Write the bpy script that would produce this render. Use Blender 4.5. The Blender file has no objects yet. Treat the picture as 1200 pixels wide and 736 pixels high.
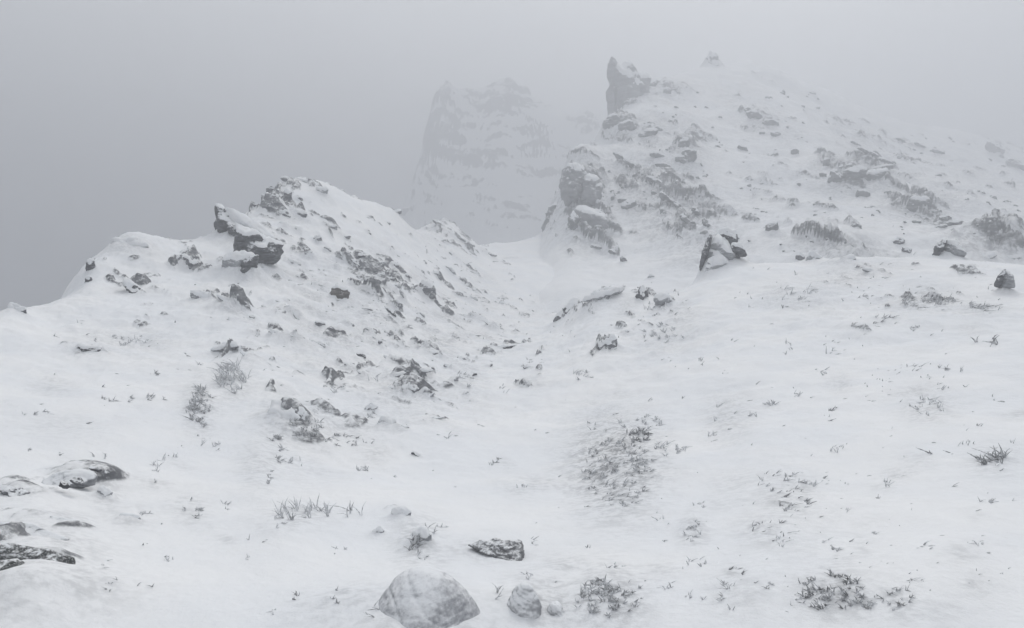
import bpy, bmesh, math, random
import numpy as np
from mathutils import Vector, Matrix

S = bpy.context.scene
COL = S.collection
# ------------------------------------------------------------------ camera
F = 1000.0                      # focal length in photo pixels (photo 1200 x 736)
HORIZON = 300.0                 # photo row of eye level
CAMZ = 1.6
cam_d = bpy.data.cameras.new('camera'); cam = bpy.data.objects.new('camera', cam_d); COL.objects.link(cam)
cam_d.sensor_width = 36.0; cam_d.lens = 36.0 * F / 1200.0
cam_d.clip_start = 0.05; cam_d.clip_end = 5000
cam.location = (0, 0, CAMZ)
# the camera looks level with a small vertical shift-free pitch
PITCH = math.atan((368.0 - HORIZON) / F)
cam.rotation_euler = (math.radians(90) - PITCH, 0, 0)
S.camera = cam
# ------------------------------------------------------------------ world, sun, exposure
SUN_EL, SUN_AZ = math.radians(42), math.radians(14)      # azimuth from +Y towards +X
w = bpy.data.worlds.new('World'); S.world = w; w.use_nodes = True
nt = w.node_tree; nt.nodes.clear()
out = nt.nodes.new('ShaderNodeOutputWorld'); bg = nt.nodes.new('ShaderNodeBackground')
sky = nt.nodes.new('ShaderNodeTexSky'); sky.sky_type = 'NISHITA'; sky.sun_disc = False
sky.sun_elevation = SUN_EL; sky.sun_rotation = SUN_AZ; sky.air_density = 1.0; sky.dust_density = 3.0
hs = nt.nodes.new('ShaderNodeHueSaturation'); hs.inputs['Saturation'].default_value = 0.22
# a closed cloud layer: the sky's own brightness evened out towards one grey
mx = nt.nodes.new('ShaderNodeMix'); mx.data_type = 'RGBA'; mx.inputs[0].default_value = 0.72
tc = nt.nodes.new('ShaderNodeTexCoord'); cn = nt.nodes.new('ShaderNodeTexNoise'); cn.inputs['Scale'].default_value = 2.2; cn.inputs['Detail'].default_value = 4
cr = nt.nodes.new('ShaderNodeMix'); cr.data_type = 'RGBA'; cr.inputs[6].default_value = (6.3, 6.55, 6.85, 1); cr.inputs[7].default_value = (8.9, 9.1, 9.3, 1)
nt.links.new(tc.outputs['Generated'], cn.inputs['Vector']); nt.links.new(cn.outputs[0], cr.inputs[0]); nt.links.new(cr.outputs[2], mx.inputs[7])
nt.links.new(sky.outputs[0], hs.inputs['Color']); nt.links.new(hs.outputs[0], mx.inputs[6])
nt.links.new(mx.outputs[2], bg.inputs[0]); nt.links.new(bg.outputs[0], out.inputs[0])
bg.inputs[1].default_value = 0.10
sl = bpy.data.lights.new('sun', 'SUN'); sl.energy = 1.4; sl.angle = math.radians(18); sl.color = (1.0, 0.975, 0.94)
so = bpy.data.objects.new('sun', sl); COL.objects.link(so)
sd = Vector((math.sin(SUN_AZ) * math.cos(SUN_EL), math.cos(SUN_AZ) * math.cos(SUN_EL), math.sin(SUN_EL)))
so.rotation_euler = (-sd).to_track_quat('-Z', 'Y').to_euler()
S.view_settings.view_transform = 'Standard'; S.view_settings.look = 'None'
S.view_settings.exposure = 0.52; S.view_settings.gamma = 1.0
S.render.engine = 'CYCLES'
S.cycles.volume_bounces = 3; S.cycles.max_bounces = 6; S.cycles.diffuse_bounces = 3
S.cycles.use_denoising = True
try: S.cycles.denoiser = 'OPENIMAGEDENOISE'
except Exception: pass
HAZE_DENSITY = 0.0105
HAZE_COLOR = (0.68, 0.695, 0.725)

# ------------------------------------------------------------------ numpy noise
rs = np.random.RandomState(7)
_perm = rs.permutation(256).astype(np.int32); _perm = np.concatenate([_perm, _perm])
_g = rs.normal(size=(256, 3)); _g /= np.linalg.norm(_g, axis=1)[:, None]; _g = _g.astype(np.float32)
def perlin(x, y, z):
    x = np.asarray(x, np.float32); y = np.asarray(y, np.float32); z = np.asarray(z, np.float32)
    xi = np.floor(x); yi = np.floor(y); zi = np.floor(z)
    xf = x - xi; yf = y - yi; zf = z - zi
    xi = xi.astype(np.int32) & 255; yi = yi.astype(np.int32) & 255; zi = zi.astype(np.int32) & 255
    u = xf*xf*xf*(xf*(xf*6-15)+10); v = yf*yf*yf*(yf*(yf*6-15)+10); t = zf*zf*zf*(zf*(zf*6-15)+10)
    def g(dx, dy, dz):
        h = _perm[_perm[_perm[(xi+dx) & 255] + ((yi+dy) & 255)] + ((zi+dz) & 255)]
        gr = _g[h]
        return gr[..., 0]*(xf-dx) + gr[..., 1]*(yf-dy) + gr[..., 2]*(zf-dz)
    a = g(0,0,0)*(1-u)+g(1,0,0)*u; b = g(0,1,0)*(1-u)+g(1,1,0)*u
    c = g(0,0,1)*(1-u)+g(1,0,1)*u; d = g(0,1,1)*(1-u)+g(1,1,1)*u
    return ((a*(1-v)+b*v)*(1-t) + (c*(1-v)+d*v)*t) * 1.6
def fbm(x, y, z, o=3, gain=0.5):
    s = 0; a = 1; n = 0
    for i in range(o):
        s = s + a*perlin(x*2**i+i*17.3, y*2**i+i*5.1, z*2**i+i*9.7); n += a; a *= gain
    return s / n
def sstep(a, b, x):
    t = np.clip((x-a)/(b-a), 0, 1); return t*t*(3-2*t)

# ------------------------------------------------------------------ terrain sheets
# every control point: photo column, photo row, distance in metres, describing where the ground is
def cols(d):
    return [(px, py, Y) for px, l in d.items() for (py, Y) in l]
NEAR = cols({
 -500: [(900,2.6),(640,5),(560,9),(600,14),(760,30),(1000,90),(1200,300)],
 -250: [(760,3.2),(600,5.2),(500,8),(450,11.5),(560,20),(760,50),(1000,200)],
 -100: [(745,3.3),(620,4.7),(520,6.9),(430,10.5),(404,13),(470,17),(640,40),(900,200)],
 0:   [(736,3.3),(650,4.25),(550,6.0),(480,8.2),(420,11),(367,15),(375,16),(430,22),(560,45),(800,200)],
 60:  [(736,3.4),(550,6.4),(440,10.5),(380,15),(352,18),(364,19.5),(430,27),(560,55),(800,220)],
 105: [(480,8.8),(400,13.5),(340,18.5),(302,21.5),(318,23),(400,30),(560,60),(800,220)],
 150: [(736,3.5),(650,4.7),(550,6.7),(470,9.6),(400,14),(330,20),(281,24),(296,26),(380,34),(540,65),(800,220)],
 235: [(736,3.5),(650,4.8),(550,7.1),(480,9.7),(420,13.2),(360,18),(310,23),(282,26.5),(298,29),(380,38),(540,70),(800,220)],
 290: [(600,5.9),(500,9.1),(400,15.2),(330,22),(270,28),(246,30.5),(262,33),(340,44),(540,80),(800,220)],
 335: [(736,3.55),(550,7.6),(450,12),(370,18.5),(300,26),(240,32),(212,35),(228,38),(320,50),(520,80),(800,220)],
 390: [(650,5),(550,8),(480,11.3),(430,15),(380,19.5),(330,25),(280,30),(240,34),(217,37),(235,41),(330,55),(520,90),(800,230)],
 450: [(736,3.6),(600,6.2),(500,10.3),(440,14.8),(390,20),(340,26),(290,33),(255,39),(240,42),(258,46),(340,60),(520,100),(800,240)],
 520: [(650,5.1),(550,8.4),(480,12.3),(430,17.5),(390,24),(350,32),(310,41),(275,50),(258,55),(275,60),(360,80),(520,130),(800,250)],
 580: [(736,3.7),(600,6.4),(500,11.2),(440,17),(400,25),(365,34),(330,46),(300,60),(284,68),(300,76),(380,105),(540,160),(800,260)],
 615: [(365,36),(332,46),(302,58),(283,70),(300,79),(400,110)],
 640: [(650,5.1),(550,8.6),(480,12.8),(430,18),(396,25),(370,35),(345,45),(312,56),(280,70),(296,79),(400,110),(560,160),(800,260)],
 660: [(420,19),(385,27),(368,35),(352,45),(322,56),(296,68),(310,78),(420,110)],
 690: [(736,3.7),(600,6.5),(500,11),(440,15.5),(400,20),(368,24.5),(347,28),(362,31),(400,38),(460,60),(700,200)],
 750: [(650,5.0),(550,8.1),(480,11.6),(430,15.5),(390,19.5),(355,24),(338,27),(352,29.5),(400,38),(480,60),(700,200)],
 790: [(736,3.6),(600,6.1),(500,10),(440,14),(395,18.2),(360,21.8),(344,24.5),(352,27.5),(390,35),(480,60),(700,200)],
 840: [(650,4.8),(550,7.6),(480,10.9),(430,14),(380,18),(340,22.5),(318,26),(330,29),(390,40),(480,70),(700,200)],
 900: [(736,3.5),(600,5.7),(500,9.2),(440,12.6),(380,17),(335,22),(307,26.5),(315,29),(370,40),(480,70),(700,200)],
 1000:[(650,4.5),(550,6.9),(480,9.6),(420,13),(370,17),(330,21.5),(303,26),(312,29),(370,40),(480,70),(700,200)],
 1100:[(736,3.4),(600,5.2),(500,8.1),(440,11),(380,15),(335,20),(302,25),(312,28),(370,40),(480,70),(700,200)],
 1200:[(650,4.3),(550,6.3),(480,8.6),(420,11.6),(370,15.5),(335,19),(309,23),(320,26),(380,38),(480,70),(700,200)],
 1330:[(736,3.3),(600,4.9),(500,7.2),(420,10.5),(360,15),(320,20),(335,26),(400,40),(480,70),(700,200)],
 1600:[(900,2.6),(640,4.3),(520,6),(430,9),(370,13),(340,18),(380,30),(480,70),(700,200)]})
NEAR += [(px, 1080, 2.02) for px in (-500, -200, 0, 200, 400, 600, 800, 1000, 1200, 1600)]

MOUNT = cols({
 430: [(620,40),(600,70),(640,120),(800,300)],
 520: [(520,40),(470,60),(480,80),(560,130),(800,300)],
 590: [(440,36),(390,50),(370,64),(380,85),(440,130),(700,300)],
 625: [(400,36),(350,46),(322,58),(315,66),(345,80),(420,120),(640,300)],
 642: [(390,36),(335,47),(300,58),(262,70),(290,80),(400,120),(600,300)],
 660: [(385,36),(325,47),(282,58),(238,68),(200,80),(240,92),(380,140),(560,300)],
 700: [(380,36),(315,48),(275,58),(228,70),(185,84),(158,95),(200,110),(360,160),(520,300)],
 714: [(380,36),(312,48),(270,58),(225,70),(180,85),(142,102),(170,116),(340,170),(500,300)],
 760: [(380,36),(310,47),(262,58),(214,70),(168,86),(122,106),(99,118),(130,134),(300,190),(480,300)],
 800: [(380,36),(312,44),(262,56),(212,70),(165,88),(118,110),(87,126),(110,142),(280,200),(440,300)],
 833: [(380,36),(310,44),(262,56),(212,72),(165,90),(118,112),(84,131),(100,146),(260,200),(420,300)],
 870: [(380,36),(305,42),(258,56),(208,73),(160,93),(115,117),(80,140),(96,155),(250,210),(400,300)],
 930: [(380,35),(302,41),(256,55),(206,74),(162,95),(122,122),(97,152),(110,168),(240,220),(380,300)],
 1000:[(380,35),(300,40),(258,53),(214,71),(178,94),(150,124),(128,162),(140,178),(230,230),(360,320)],
 1060:[(380,35),(300,40),(264,52),(226,69),(194,94),(168,130),(148,172),(158,188),(230,240),(360,330)],
 1130:[(380,35),(300,40),(272,51),(240,66),(210,90),(184,132),(160,185),(172,200),(240,250),(350,340)],
 1200:[(385,35),(302,40),(280,50),(256,64),(228,90),(204,135),(184,190),(194,205),(260,260),(350,350)],
 1400:[(400,35),(318,42),(302,54),(290,80),(275,140),(268,190),(285,210),(330,300)],
 1700:[(420,35),(350,60),(340,120),(335,200),(380,300)]})
PEAK = cols({
 380: [(560,150),(520,185),(560,230),(700,330)],
 440: [(470,150),(420,180),(400,198),(460,230),(640,330)],
 470: [(420,150),(340,175),(262,198),(300,220),(520,330)],
 492: [(400,150),(310,175),(195,199),(230,216),(500,330)],
 512: [(380,150),(300,172),(200,192),(114,204),(150,220),(480,330)],
 545: [(370,150),(290,172),(190,190),(109,206),(140,222),(460,330)],
 590: [(360,150),(280,172),(180,190),(94,208),(130,224),(440,330)],
 625: [(360,150),(280,174),(180,194),(113,208),(150,224),(440,330)],
 645: [(355,150),(285,176),(190,196),(133,208),(165,224),(430,330)],
 690: [(355,150),(290,176),(200,198),(128,216),(160,232),(420,330)],
 760: [(360,150),(300,180),(230,205),(180,225),(220,245),(420,330)],
 900: [(400,150),(340,200),(300,240),(420,330)],
 1200:[(480,150),(440,240),(500,330)]})

PEAK = [(a, b+(14 if 500 < a < 530 and b < 130 else 0), c*1.2) for a, b, c in PEAK]
class Sheet:
    def __init__(self, pts, eps):
        P = np.array(pts, float); self.eps = eps
        A = np.stack([(P[:, 0]-600)/1000*3.0, np.log(P[:, 2])], 1)
        v = (HORIZON - P[:, 1])/1000
        n = len(P); self.A = A
        D = np.sqrt(((A[:, None]-A[None])**2).sum(-1) + eps**2)
        M = np.zeros((n+3, n+3)); M[:n, :n] = -D - np.eye(n)*-0.004; Q = np.c_[np.ones(n), A]
        M[:n, n:] = Q; M[n:, :n] = Q.T
        self.c = np.linalg.solve(M, np.r_[v, 0, 0, 0])
    def v(self, u, s):
        sh = u.shape; u = u.ravel()*3.0; s = s.ravel(); o = np.empty(len(u))
        n = len(self.A); c = self.c
        for i in range(0, len(u), 20000):
            a = u[i:i+20000]; b = s[i:i+20000]
            D = np.sqrt((a[:, None]-self.A[None, :, 0])**2 + (b[:, None]-self.A[None, :, 1])**2 + self.eps**2)
            o[i:i+20000] = -D @ c[:n] + c[n] + c[n+1]*a + c[n+2]*b
        return o.reshape(sh)
SH = [Sheet(NEAR, 0.10), Sheet(MOUNT, 0.09), Sheet(PEAK, 0.06)]

# bumps in the snow: column, row, half width, half height (pixels), rise (pixels)
BUMPS = [
 (735,560,52,60,9),(712,712,45,40,12),(335,492,32,20,8),(232,478,20,24,7),(270,448,22,16,6),
 (350,625,75,34,10),(345,650,80,30,6),(95,565,60,16,8),(20,620,70,16,10),(30,662,75,18,10),(615,712,30,30,8),
 (500,720,95,60,14),(465,612,30,22,7),(488,645,24,20,6),(816,628,16,20,5),(930,575,40,30,6),(915,620,36,18,6),
 (1010,705,60,32,9),(858,492,26,22,4),(1175,540,34,18,5),(1100,485,26,14,4),(300,545,22,34,6),(390,500,30,14,5),
 (718,402,24,16,4),(265,362,40,18,5),(275,418,34,12,4),(105,408,34,10,4),(60,590,60,14,6),(140,612,26,14,5),
 (870,700,45,30,6),(560,545,30,14,2),(640,690,30,24,3),(1090,360,60,12,4),(1020,378,40,10,3),(840,560,60,24,-3),(560,600,80,26,-4),
 (585,628,44,12,4),(272,322,30,14,5),(303,318,24,10,4),(170,284,34,9,4),(25,362,22,8,4),(395,338,24,10,5),(500,490,40,10,3),(470,455,40,14,4),(150,290,40,14,5),(225,300,26,16,3),(680,365,34,14,3),(430,560,60,20,3)]
# rock that comes through the snow: sheet, column, row, half width, half height, slope angle (deg, down to the right), strength
ROCKY = [
 (0,420,360,130,70,25,.46),(0,370,440,140,50,12,.44),(0,500,420,90,40,5,.46),(0,400,300,90,30,30,.46),(0,220,360,90,30,20,.42),(0,740,385,50,24,-25,.42),(0,560,340,50,40,35,.45),(0,345,235,60,28,20,.60),
 (0,328,238,40,26,28,.95),(0,362,222,44,14,15,.75),(0,440,318,70,16,33,1.0),(0,480,340,60,20,30,.9),(0,520,268,44,10,38,.85),(0,400,290,50,14,35,.7),
 (0,225,306,18,14,40,.95),(0,265,354,36,10,25,.8),(0,575,372,40,14,35,.6),(0,520,392,60,14,10,.45),
 (0,340,400,60,14,25,.55),(0,430,395,50,14,30,.6),(0,480,455,46,26,10,.75),(0,500,495,40,14,0,.6),(0,400,500,60,12,8,.55),
 (0,335,488,30,18,20,.45),(0,445,435,60,16,15,.5),(0,590,408,36,6,-5,.7),(0,100,410,26,8,3,.8),(0,275,416,34,8,22,.75),
 (0,95,562,44,12,5,.75),(0,14,580,26,10,15,.85),(0,40,625,60,12,12,.7),(0,30,660,60,14,15,1.0),(0,475,248,26,8,0,.7),
 (0,395,345,30,14,35,.5),(0,380,258,40,14,30,.6),(0,345,500,34,16,30,.4),(0,560,350,46,16,30,.45),
 (0,690,360,40,12,-20,.6),(0,752,345,14,10,0,.7),(0,716,402,22,12,-30,.6),(0,778,352,16,10,20,.7),(0,620,420,30,10,-30,.4),
 (0,1060,352,50,9,-8,.6),(0,1000,322,40,9,-10,.5),(0,1020,380,30,8,-12,.45),(0,1140,318,60,6,5,.4),
 (0,462,612,28,16,10,.5),(0,930,590,30,22,-10,.35),
 (1,680,215,26,30,60,1.1),(1,690,262,30,26,30,1.05),(1,652,248,12,34,115,.9),(1,712,270,26,26,35,.7),
 (1,730,150,30,18,0,1.05),(1,765,160,30,14,-10,.7),(1,775,108,22,12,0,.8),(1,805,178,20,26,60,1.0),(1,770,190,36,14,20,.9),
 (1,740,200,40,26,30,.75),(1,790,235,60,34,35,.95),(1,745,225,36,24,40,.8),(1,830,262,34,20,30,.7),(1,730,120,22,20,0,.8),
 (1,830,72,14,9,0,.9),(1,885,142,34,16,25,.8),(1,900,170,40,16,20,.5),(1,1002,208,44,17,-5,1.1),(1,968,192,14,22,70,.8),
 (1,1078,238,34,15,0,1.1),(1,1105,262,30,10,10,.9),(1,1050,222,40,16,30,.6),(1,940,165,36,12,40,.5),(1,1010,165,50,12,25,.5),
 (1,985,295,50,12,15,.8),(1,950,260,40,20,20,.45),(1,900,240,50,30,20,.4),(1,860,200,40,36,30,.4),(1,1150,262,30,10,-30,.7),
 (1,1175,285,34,12,10,1.0),(1,1120,200,50,16,25,.4),(1,705,295,18,8,35,.7),(1,1050,180,60,14,25,.45),(1,870,110,30,20,10,.4),(1,700,178,16,16,30,.8),
 (1,1165,160,40,16,30,.8),(1,930,200,60,20,10,.35),
 (2,510,150,26,50,0,1.3),(2,545,190,44,30,10,1.1),(2,590,125,44,26,0,1.1),(2,625,165,24,26,60,1.1),(2,640,175,30,20,0,.6),
 (2,560,220,50,30,10,.6),(2,625,205,24,12,0,1.0),(2,600,250,50,30,0,.6),(2,680,155,30,24,0,.8),(2,505,200,24,44,0,1.0),(2,560,150,50,50,0,.6)]

# thin rime over grass: the stems below grey the snow (column, row, half width, half height, angle, strength)
THIN = [(722,550,46,50,0,1.1),(748,512,18,12,0,.8),(712,712,40,34,0,.9),(925,590,34,30,0,.4),(902,628,30,18,0,.5),(985,702,40,26,0,.7),(1022,716,18,16,0,.7),(1062,712,22,18,0,.6),
 (856,490,26,24,0,.45),(817,630,16,22,0,.5),(1094,480,30,16,0,.45),(1172,540,26,14,0,.5),(488,642,26,26,0,.6),(335,492,36,24,0,.6),(303,545,24,36,20,.4),(232,478,20,28,0,.6),
 (270,447,22,22,0,.5),(215,602,26,18,30,.35),(340,610,40,16,0,.35),(142,612,26,14,0,.4),(115,582,18,18,0,.5),(400,500,46,14,0,.4),(470,460,50,30,0,.4),(1085,356,50,10,0,.45),(1150,362,26,8,0,.5),
 (785,395,36,18,-20,.3),(545,455,22,28,-40,.3),(870,705,40,26,0,.3),(40,640,70,30,12,.45),(870,575,30,20,0,.25),(350,530,30,50,0,.2),(640,715,44,34,0,.6),(865,678,14,10,0,.5),
 (500,270,40,16,30,.4),(560,350,50,24,30,.3),(380,420,80,30,20,.25),(1000,322,60,14,-15,.4),(930,350,36,14,0,.35),(430,370,60,30,30,.3),(545,645,10,8,0,.3),(950,640,90,50,0,.15),(150,400,60,14,0,.3),(60,500,60,16,0,.2)]
_r = random.Random(77)
THIN += [(_r.uniform(620, 1210), _r.uniform(330, 735), _r.uniform(8, 30), _r.uniform(5, 14), _r.uniform(-20, 10), _r.uniform(.2, .45)) for _ in range(46)]
THIN += [(_r.uniform(0, 620), _r.uniform(380, 735), _r.uniform(8, 30), _r.uniform(5, 12), _r.uniform(0, 25), _r.uniform(.2, .4)) for _ in range(26)]
THIN += [(_r.gauss(430, 90), _r.gauss(380, 50), _r.uniform(10, 34), _r.uniform(4, 9), _r.uniform(15, 40), _r.uniform(.3, .6)) for _ in range(40)]
THINM = [(780,235,80,40,35,.9),(730,215,50,30,30,.7),(820,275,40,26,40,.7),(690,215,34,34,0,.9),(690,262,34,30,0,.7),(1000,205,60,26,0,.7),(1080,240,50,22,0,.7),(985,295,70,18,15,.8),(960,260,60,26,0,.3),
 (1170,280,60,20,0,.9),(1130,200,90,30,25,.35),(1010,170,70,20,25,.5),(890,145,50,20,25,.6),(765,160,60,26,0,.6),(800,180,30,26,0,.7),(770,110,40,16,0,.6),(930,200,90,40,20,.25),(870,240,70,40,20,.25),(650,250,16,34,20,.6)]
def gauss_sum(items, px, py, soft=1.0):
    t = np.zeros_like(px)
    for (cx, cy, rx, ry, ang, st) in items:
        a = math.radians(ang); ca, sa = math.cos(a), math.sin(a)
        dx = px-cx; dy = py-cy
        X = (dx*ca+dy*sa)/(rx*soft); Yy = (-dx*sa+dy*ca)/(ry*soft)
        q = X*X+Yy*Yy
        t = np.maximum(t, st*np.exp(-q*0.9))
    return t

def surface(u, Yd):
    """ground height for direction u (= x / distance) and distance Yd; also which sheet, and how rocky"""
    Yc = np.maximum(Yd, 2.0); s = np.log(Yc)
    px = u*1000+600
    best = None
    hi = CAMZ + Yc*0
    x = u*Yc
    layers = []
    for k, sh in enumerate(SH):
        v = sh.v(u, s)
        py = HORIZON - v*1000
        if k == 0:
            on = sstep(75, 45, Yc)                         # only the visible face of the near ground
            # no bumps behind the crests
            for (cx, cy, rx, ry, h) in BUMPS:
                v = v + h/1000*np.exp(-(((px-cx)/rx)**2+((py-cy)/ry)**2)*1.3)
        z = CAMZ + v*Yc
        sc = (1.0, 3.2, 7.0)[k]
        xs, ys, zs = x/sc, Yd/sc, z/sc
        # wind-packed snow relief
        if k == 0:
            near = sstep(2, 14, Yc)
            z = z + (0.05+0.09*near)*fbm(xs*.42, ys*.30, zs*.4, 3) + (0.014+0.045*near)*fbm(xs*1.3+9, ys*.9, zs*1.2, 3)
            rub = gauss_sum([(380,370,270,120,25,1.0),(400,480,200,60,10,.95),(120,400,150,80,0,.7),(620,400,140,50,0,.7),(760,400,120,50,-20,.55),(1020,370,220,50,0,.5),(900,560,300,140,0,.28),(200,560,220,80,0,.3)], px, py)
            z = z + rub*(.04+0.17*sstep(5, 18, Yc))*fbm(xs*1.9, ys*1.4, zs*2, 4, .6)
            z = z + .016*sstep(1.5, 4, Yc)*fbm(xs*2.6+1, ys*2.0, zs*2, 4, .55) + .02*near*np.abs(fbm(xs*1.1+3, ys*2.4, zs, 2))
            z = z + gauss_sum(THIN, px, py, 1.0)*(.020+.05*near)*fbm(xs*9, ys*7, zs*9, 3)
            z = z + .05*sstep(3, 8, Yc)*fbm(xs*.8+3, ys*.6, zs, 2)
        elif k == 1:
            z = z + 1.3*fbm(xs*.30, ys*.22, zs*.3, 3) + 0.42*fbm(xs*1.1+4, ys*.7, zs*1.1, 3)
            z = z + gauss_sum(THINM, px, py, 1.2)*1.5*(.3-np.abs(fbm(xs*2.0+3, ys*1.6, zs*2.6, 4, .6)))
        else:
            z = z + 4.0*fbm(xs*.34, ys*.3, zs*.34, 3) + 2.6*fbm(xs*1.1, ys*.9, zs*1.1, 4, .6)
        m = gauss_sum([r[1:] for r in ROCKY if r[0] == k], px, py, 1.25)
        # bedded rock: layers dipping down to the right
        dip = math.radians(30 if k < 2 else 8)
        nx, nz = math.sin(dip), math.cos(dip)
        X3, Y3, Z3 = x, Yd, z
        wob = fbm(X3/sc*.5, Y3/sc*.35, Z3/sc*.5, 2)*0.5
        b = (X3*nx + Z3*nz)/sc + wob
        al = (X3*nz - Z3*nx)/sc
        f1 = fbm(al*.5, Y3/sc*.42, b*(5.2 if k == 0 else 3.6), 3, .65)
        bf = 2.2*b
        saw = bf - np.floor(bf); saw = saw*sstep(1.0, .86, saw)         # ledges
        f2 = fbm(al*2.3+5, Y3/sc*1.8, b*6.0, 2)
        amp = sc*(0.42 if k == 0 else 0.5)*(sstep(2, 18, Yc)*0.75+0.25 if k == 0 else 1.0)
        R = m*(1.0, .88, .95)[k] + 1.7*f1 + 0.30*(saw-.5) + 0.6*f2 - (.74, .80, .72)[k]
        up = np.where(m > 0.12, np.clip(R, -1, 0.75), -1)
        z2 = z + amp*np.maximum(up, 0)*0.75
        if k == 0: z = np.where(Yc < 75, z2, z)
        else: z = z2
        layers.append((z, up))
    z = layers[0][0]; up = layers[0][1]; lab = np.zeros(z.shape, int)
    for k in (1, 2):
        zz, uu = layers[k]
        if k == 1: zz = np.where(Yc < 36, -1e3, zz)
        else: zz = np.where(Yc < 178, -1e3, zz)
        g = zz > z
        z = np.where(g, zz, z); up = np.where(g, uu, up); lab = np.where(g, k, lab)
    return z, up, lab

# grid: columns fan out from a point 2 m behind the camera, rows spaced by distance
Q0 = 2.0
def rows():
    segs = [(1.15, 4.8, 50), (4.8, 9, 130), (9, 18, 170), (18, 34, 190), (34, 60, 120), (60, 200, 320), (200, 262, 90), (262, 430, 24)]
    r = []
    for a, b, n in segs: r += list(np.exp(np.linspace(math.log(a), math.log(b), n, endpoint=False)))
    return np.array(r + [430.0])
rw = rows()
uu = np.concatenate([np.linspace(-1.5, -.66, 40, endpoint=False), np.linspace(-.66, .66, 900), np.linspace(.66, 1.5, 41)[1:]])
GX = uu[None, :]*rw[:, None]; GY = rw[:, None]-Q0 + 0*GX
U = GX/np.maximum(GY, 2.0)
U = np.clip(U, -1.35, 1.35)
GZ, GUP, GLAB = surface(U, GY)
nr, nc = GX.shape
GV = (GZ-CAMZ)/np.maximum(GY, .5); GPX = np.where(GY > .5, GX/np.maximum(GY, .5)*1000+600, 1e5)

def make_mat(name): 
    m = bpy.data.materials.new(name); m.use_nodes = True
    n = m.node_tree; n.nodes.clear()
    return m, n
class N:
    def __init__(s, nt): s.t = nt
    def n(s, typ, **k):
        o = s.t.nodes.new('ShaderNode'+typ)
        for a, b in k.items():
            if a.startswith('i_'):
                key = a[2:]; o.inputs[int(key) if key.isdigit() else key.replace('_', ' ')].default_value = b
            else: setattr(o, a, b)
        return o
    def l(s, a, b): s.t.links.new(a, b)
    def math(s, op, a, b=None, clamp=False):
        o = s.n('Math', operation=op, use_clamp=clamp)
        for i, q in enumerate((a, b)):
            if q is None: continue
            if isinstance(q, (int, float)): o.inputs[i].default_value = q
            else: s.l(q, o.inputs[i])
        return o.outputs[0]
    def ramp(s, a, p0, p1):
        o = s.n('MapRange', interpolation_type='SMOOTHSTEP'); s.l(a, o.inputs[0]); o.inputs[1].default_value = p0; o.inputs[2].default_value = p1
        return o.outputs[0]
    def noise(s, vec, scale, detail=4, rough=.6, dist=0):
        o = s.n('TexNoise'); o.inputs['Scale'].default_value = scale; o.inputs['Detail'].default_value = detail
        o.inputs['Roughness'].default_value = rough; o.inputs['Distortion'].default_value = dist; s.l(vec, o.inputs['Vector']); return o.outputs[0]
    def mixc(s, f, a, b):
        o = s.n('Mix', data_type='RGBA')
        if isinstance(f, (int, float)): o.inputs[0].default_value = f
        else: s.l(f, o.inputs[0])
        for i, q in ((6, a), (7, b)):
            if isinstance(q, tuple): o.inputs[i].default_value = (*q, 1)
            else: s.l(q, o.inputs[i])
        return o.outputs[2]
SNOW_A, SNOW_B = (.835, .85, .87), (.88, .885, .89)
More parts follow.
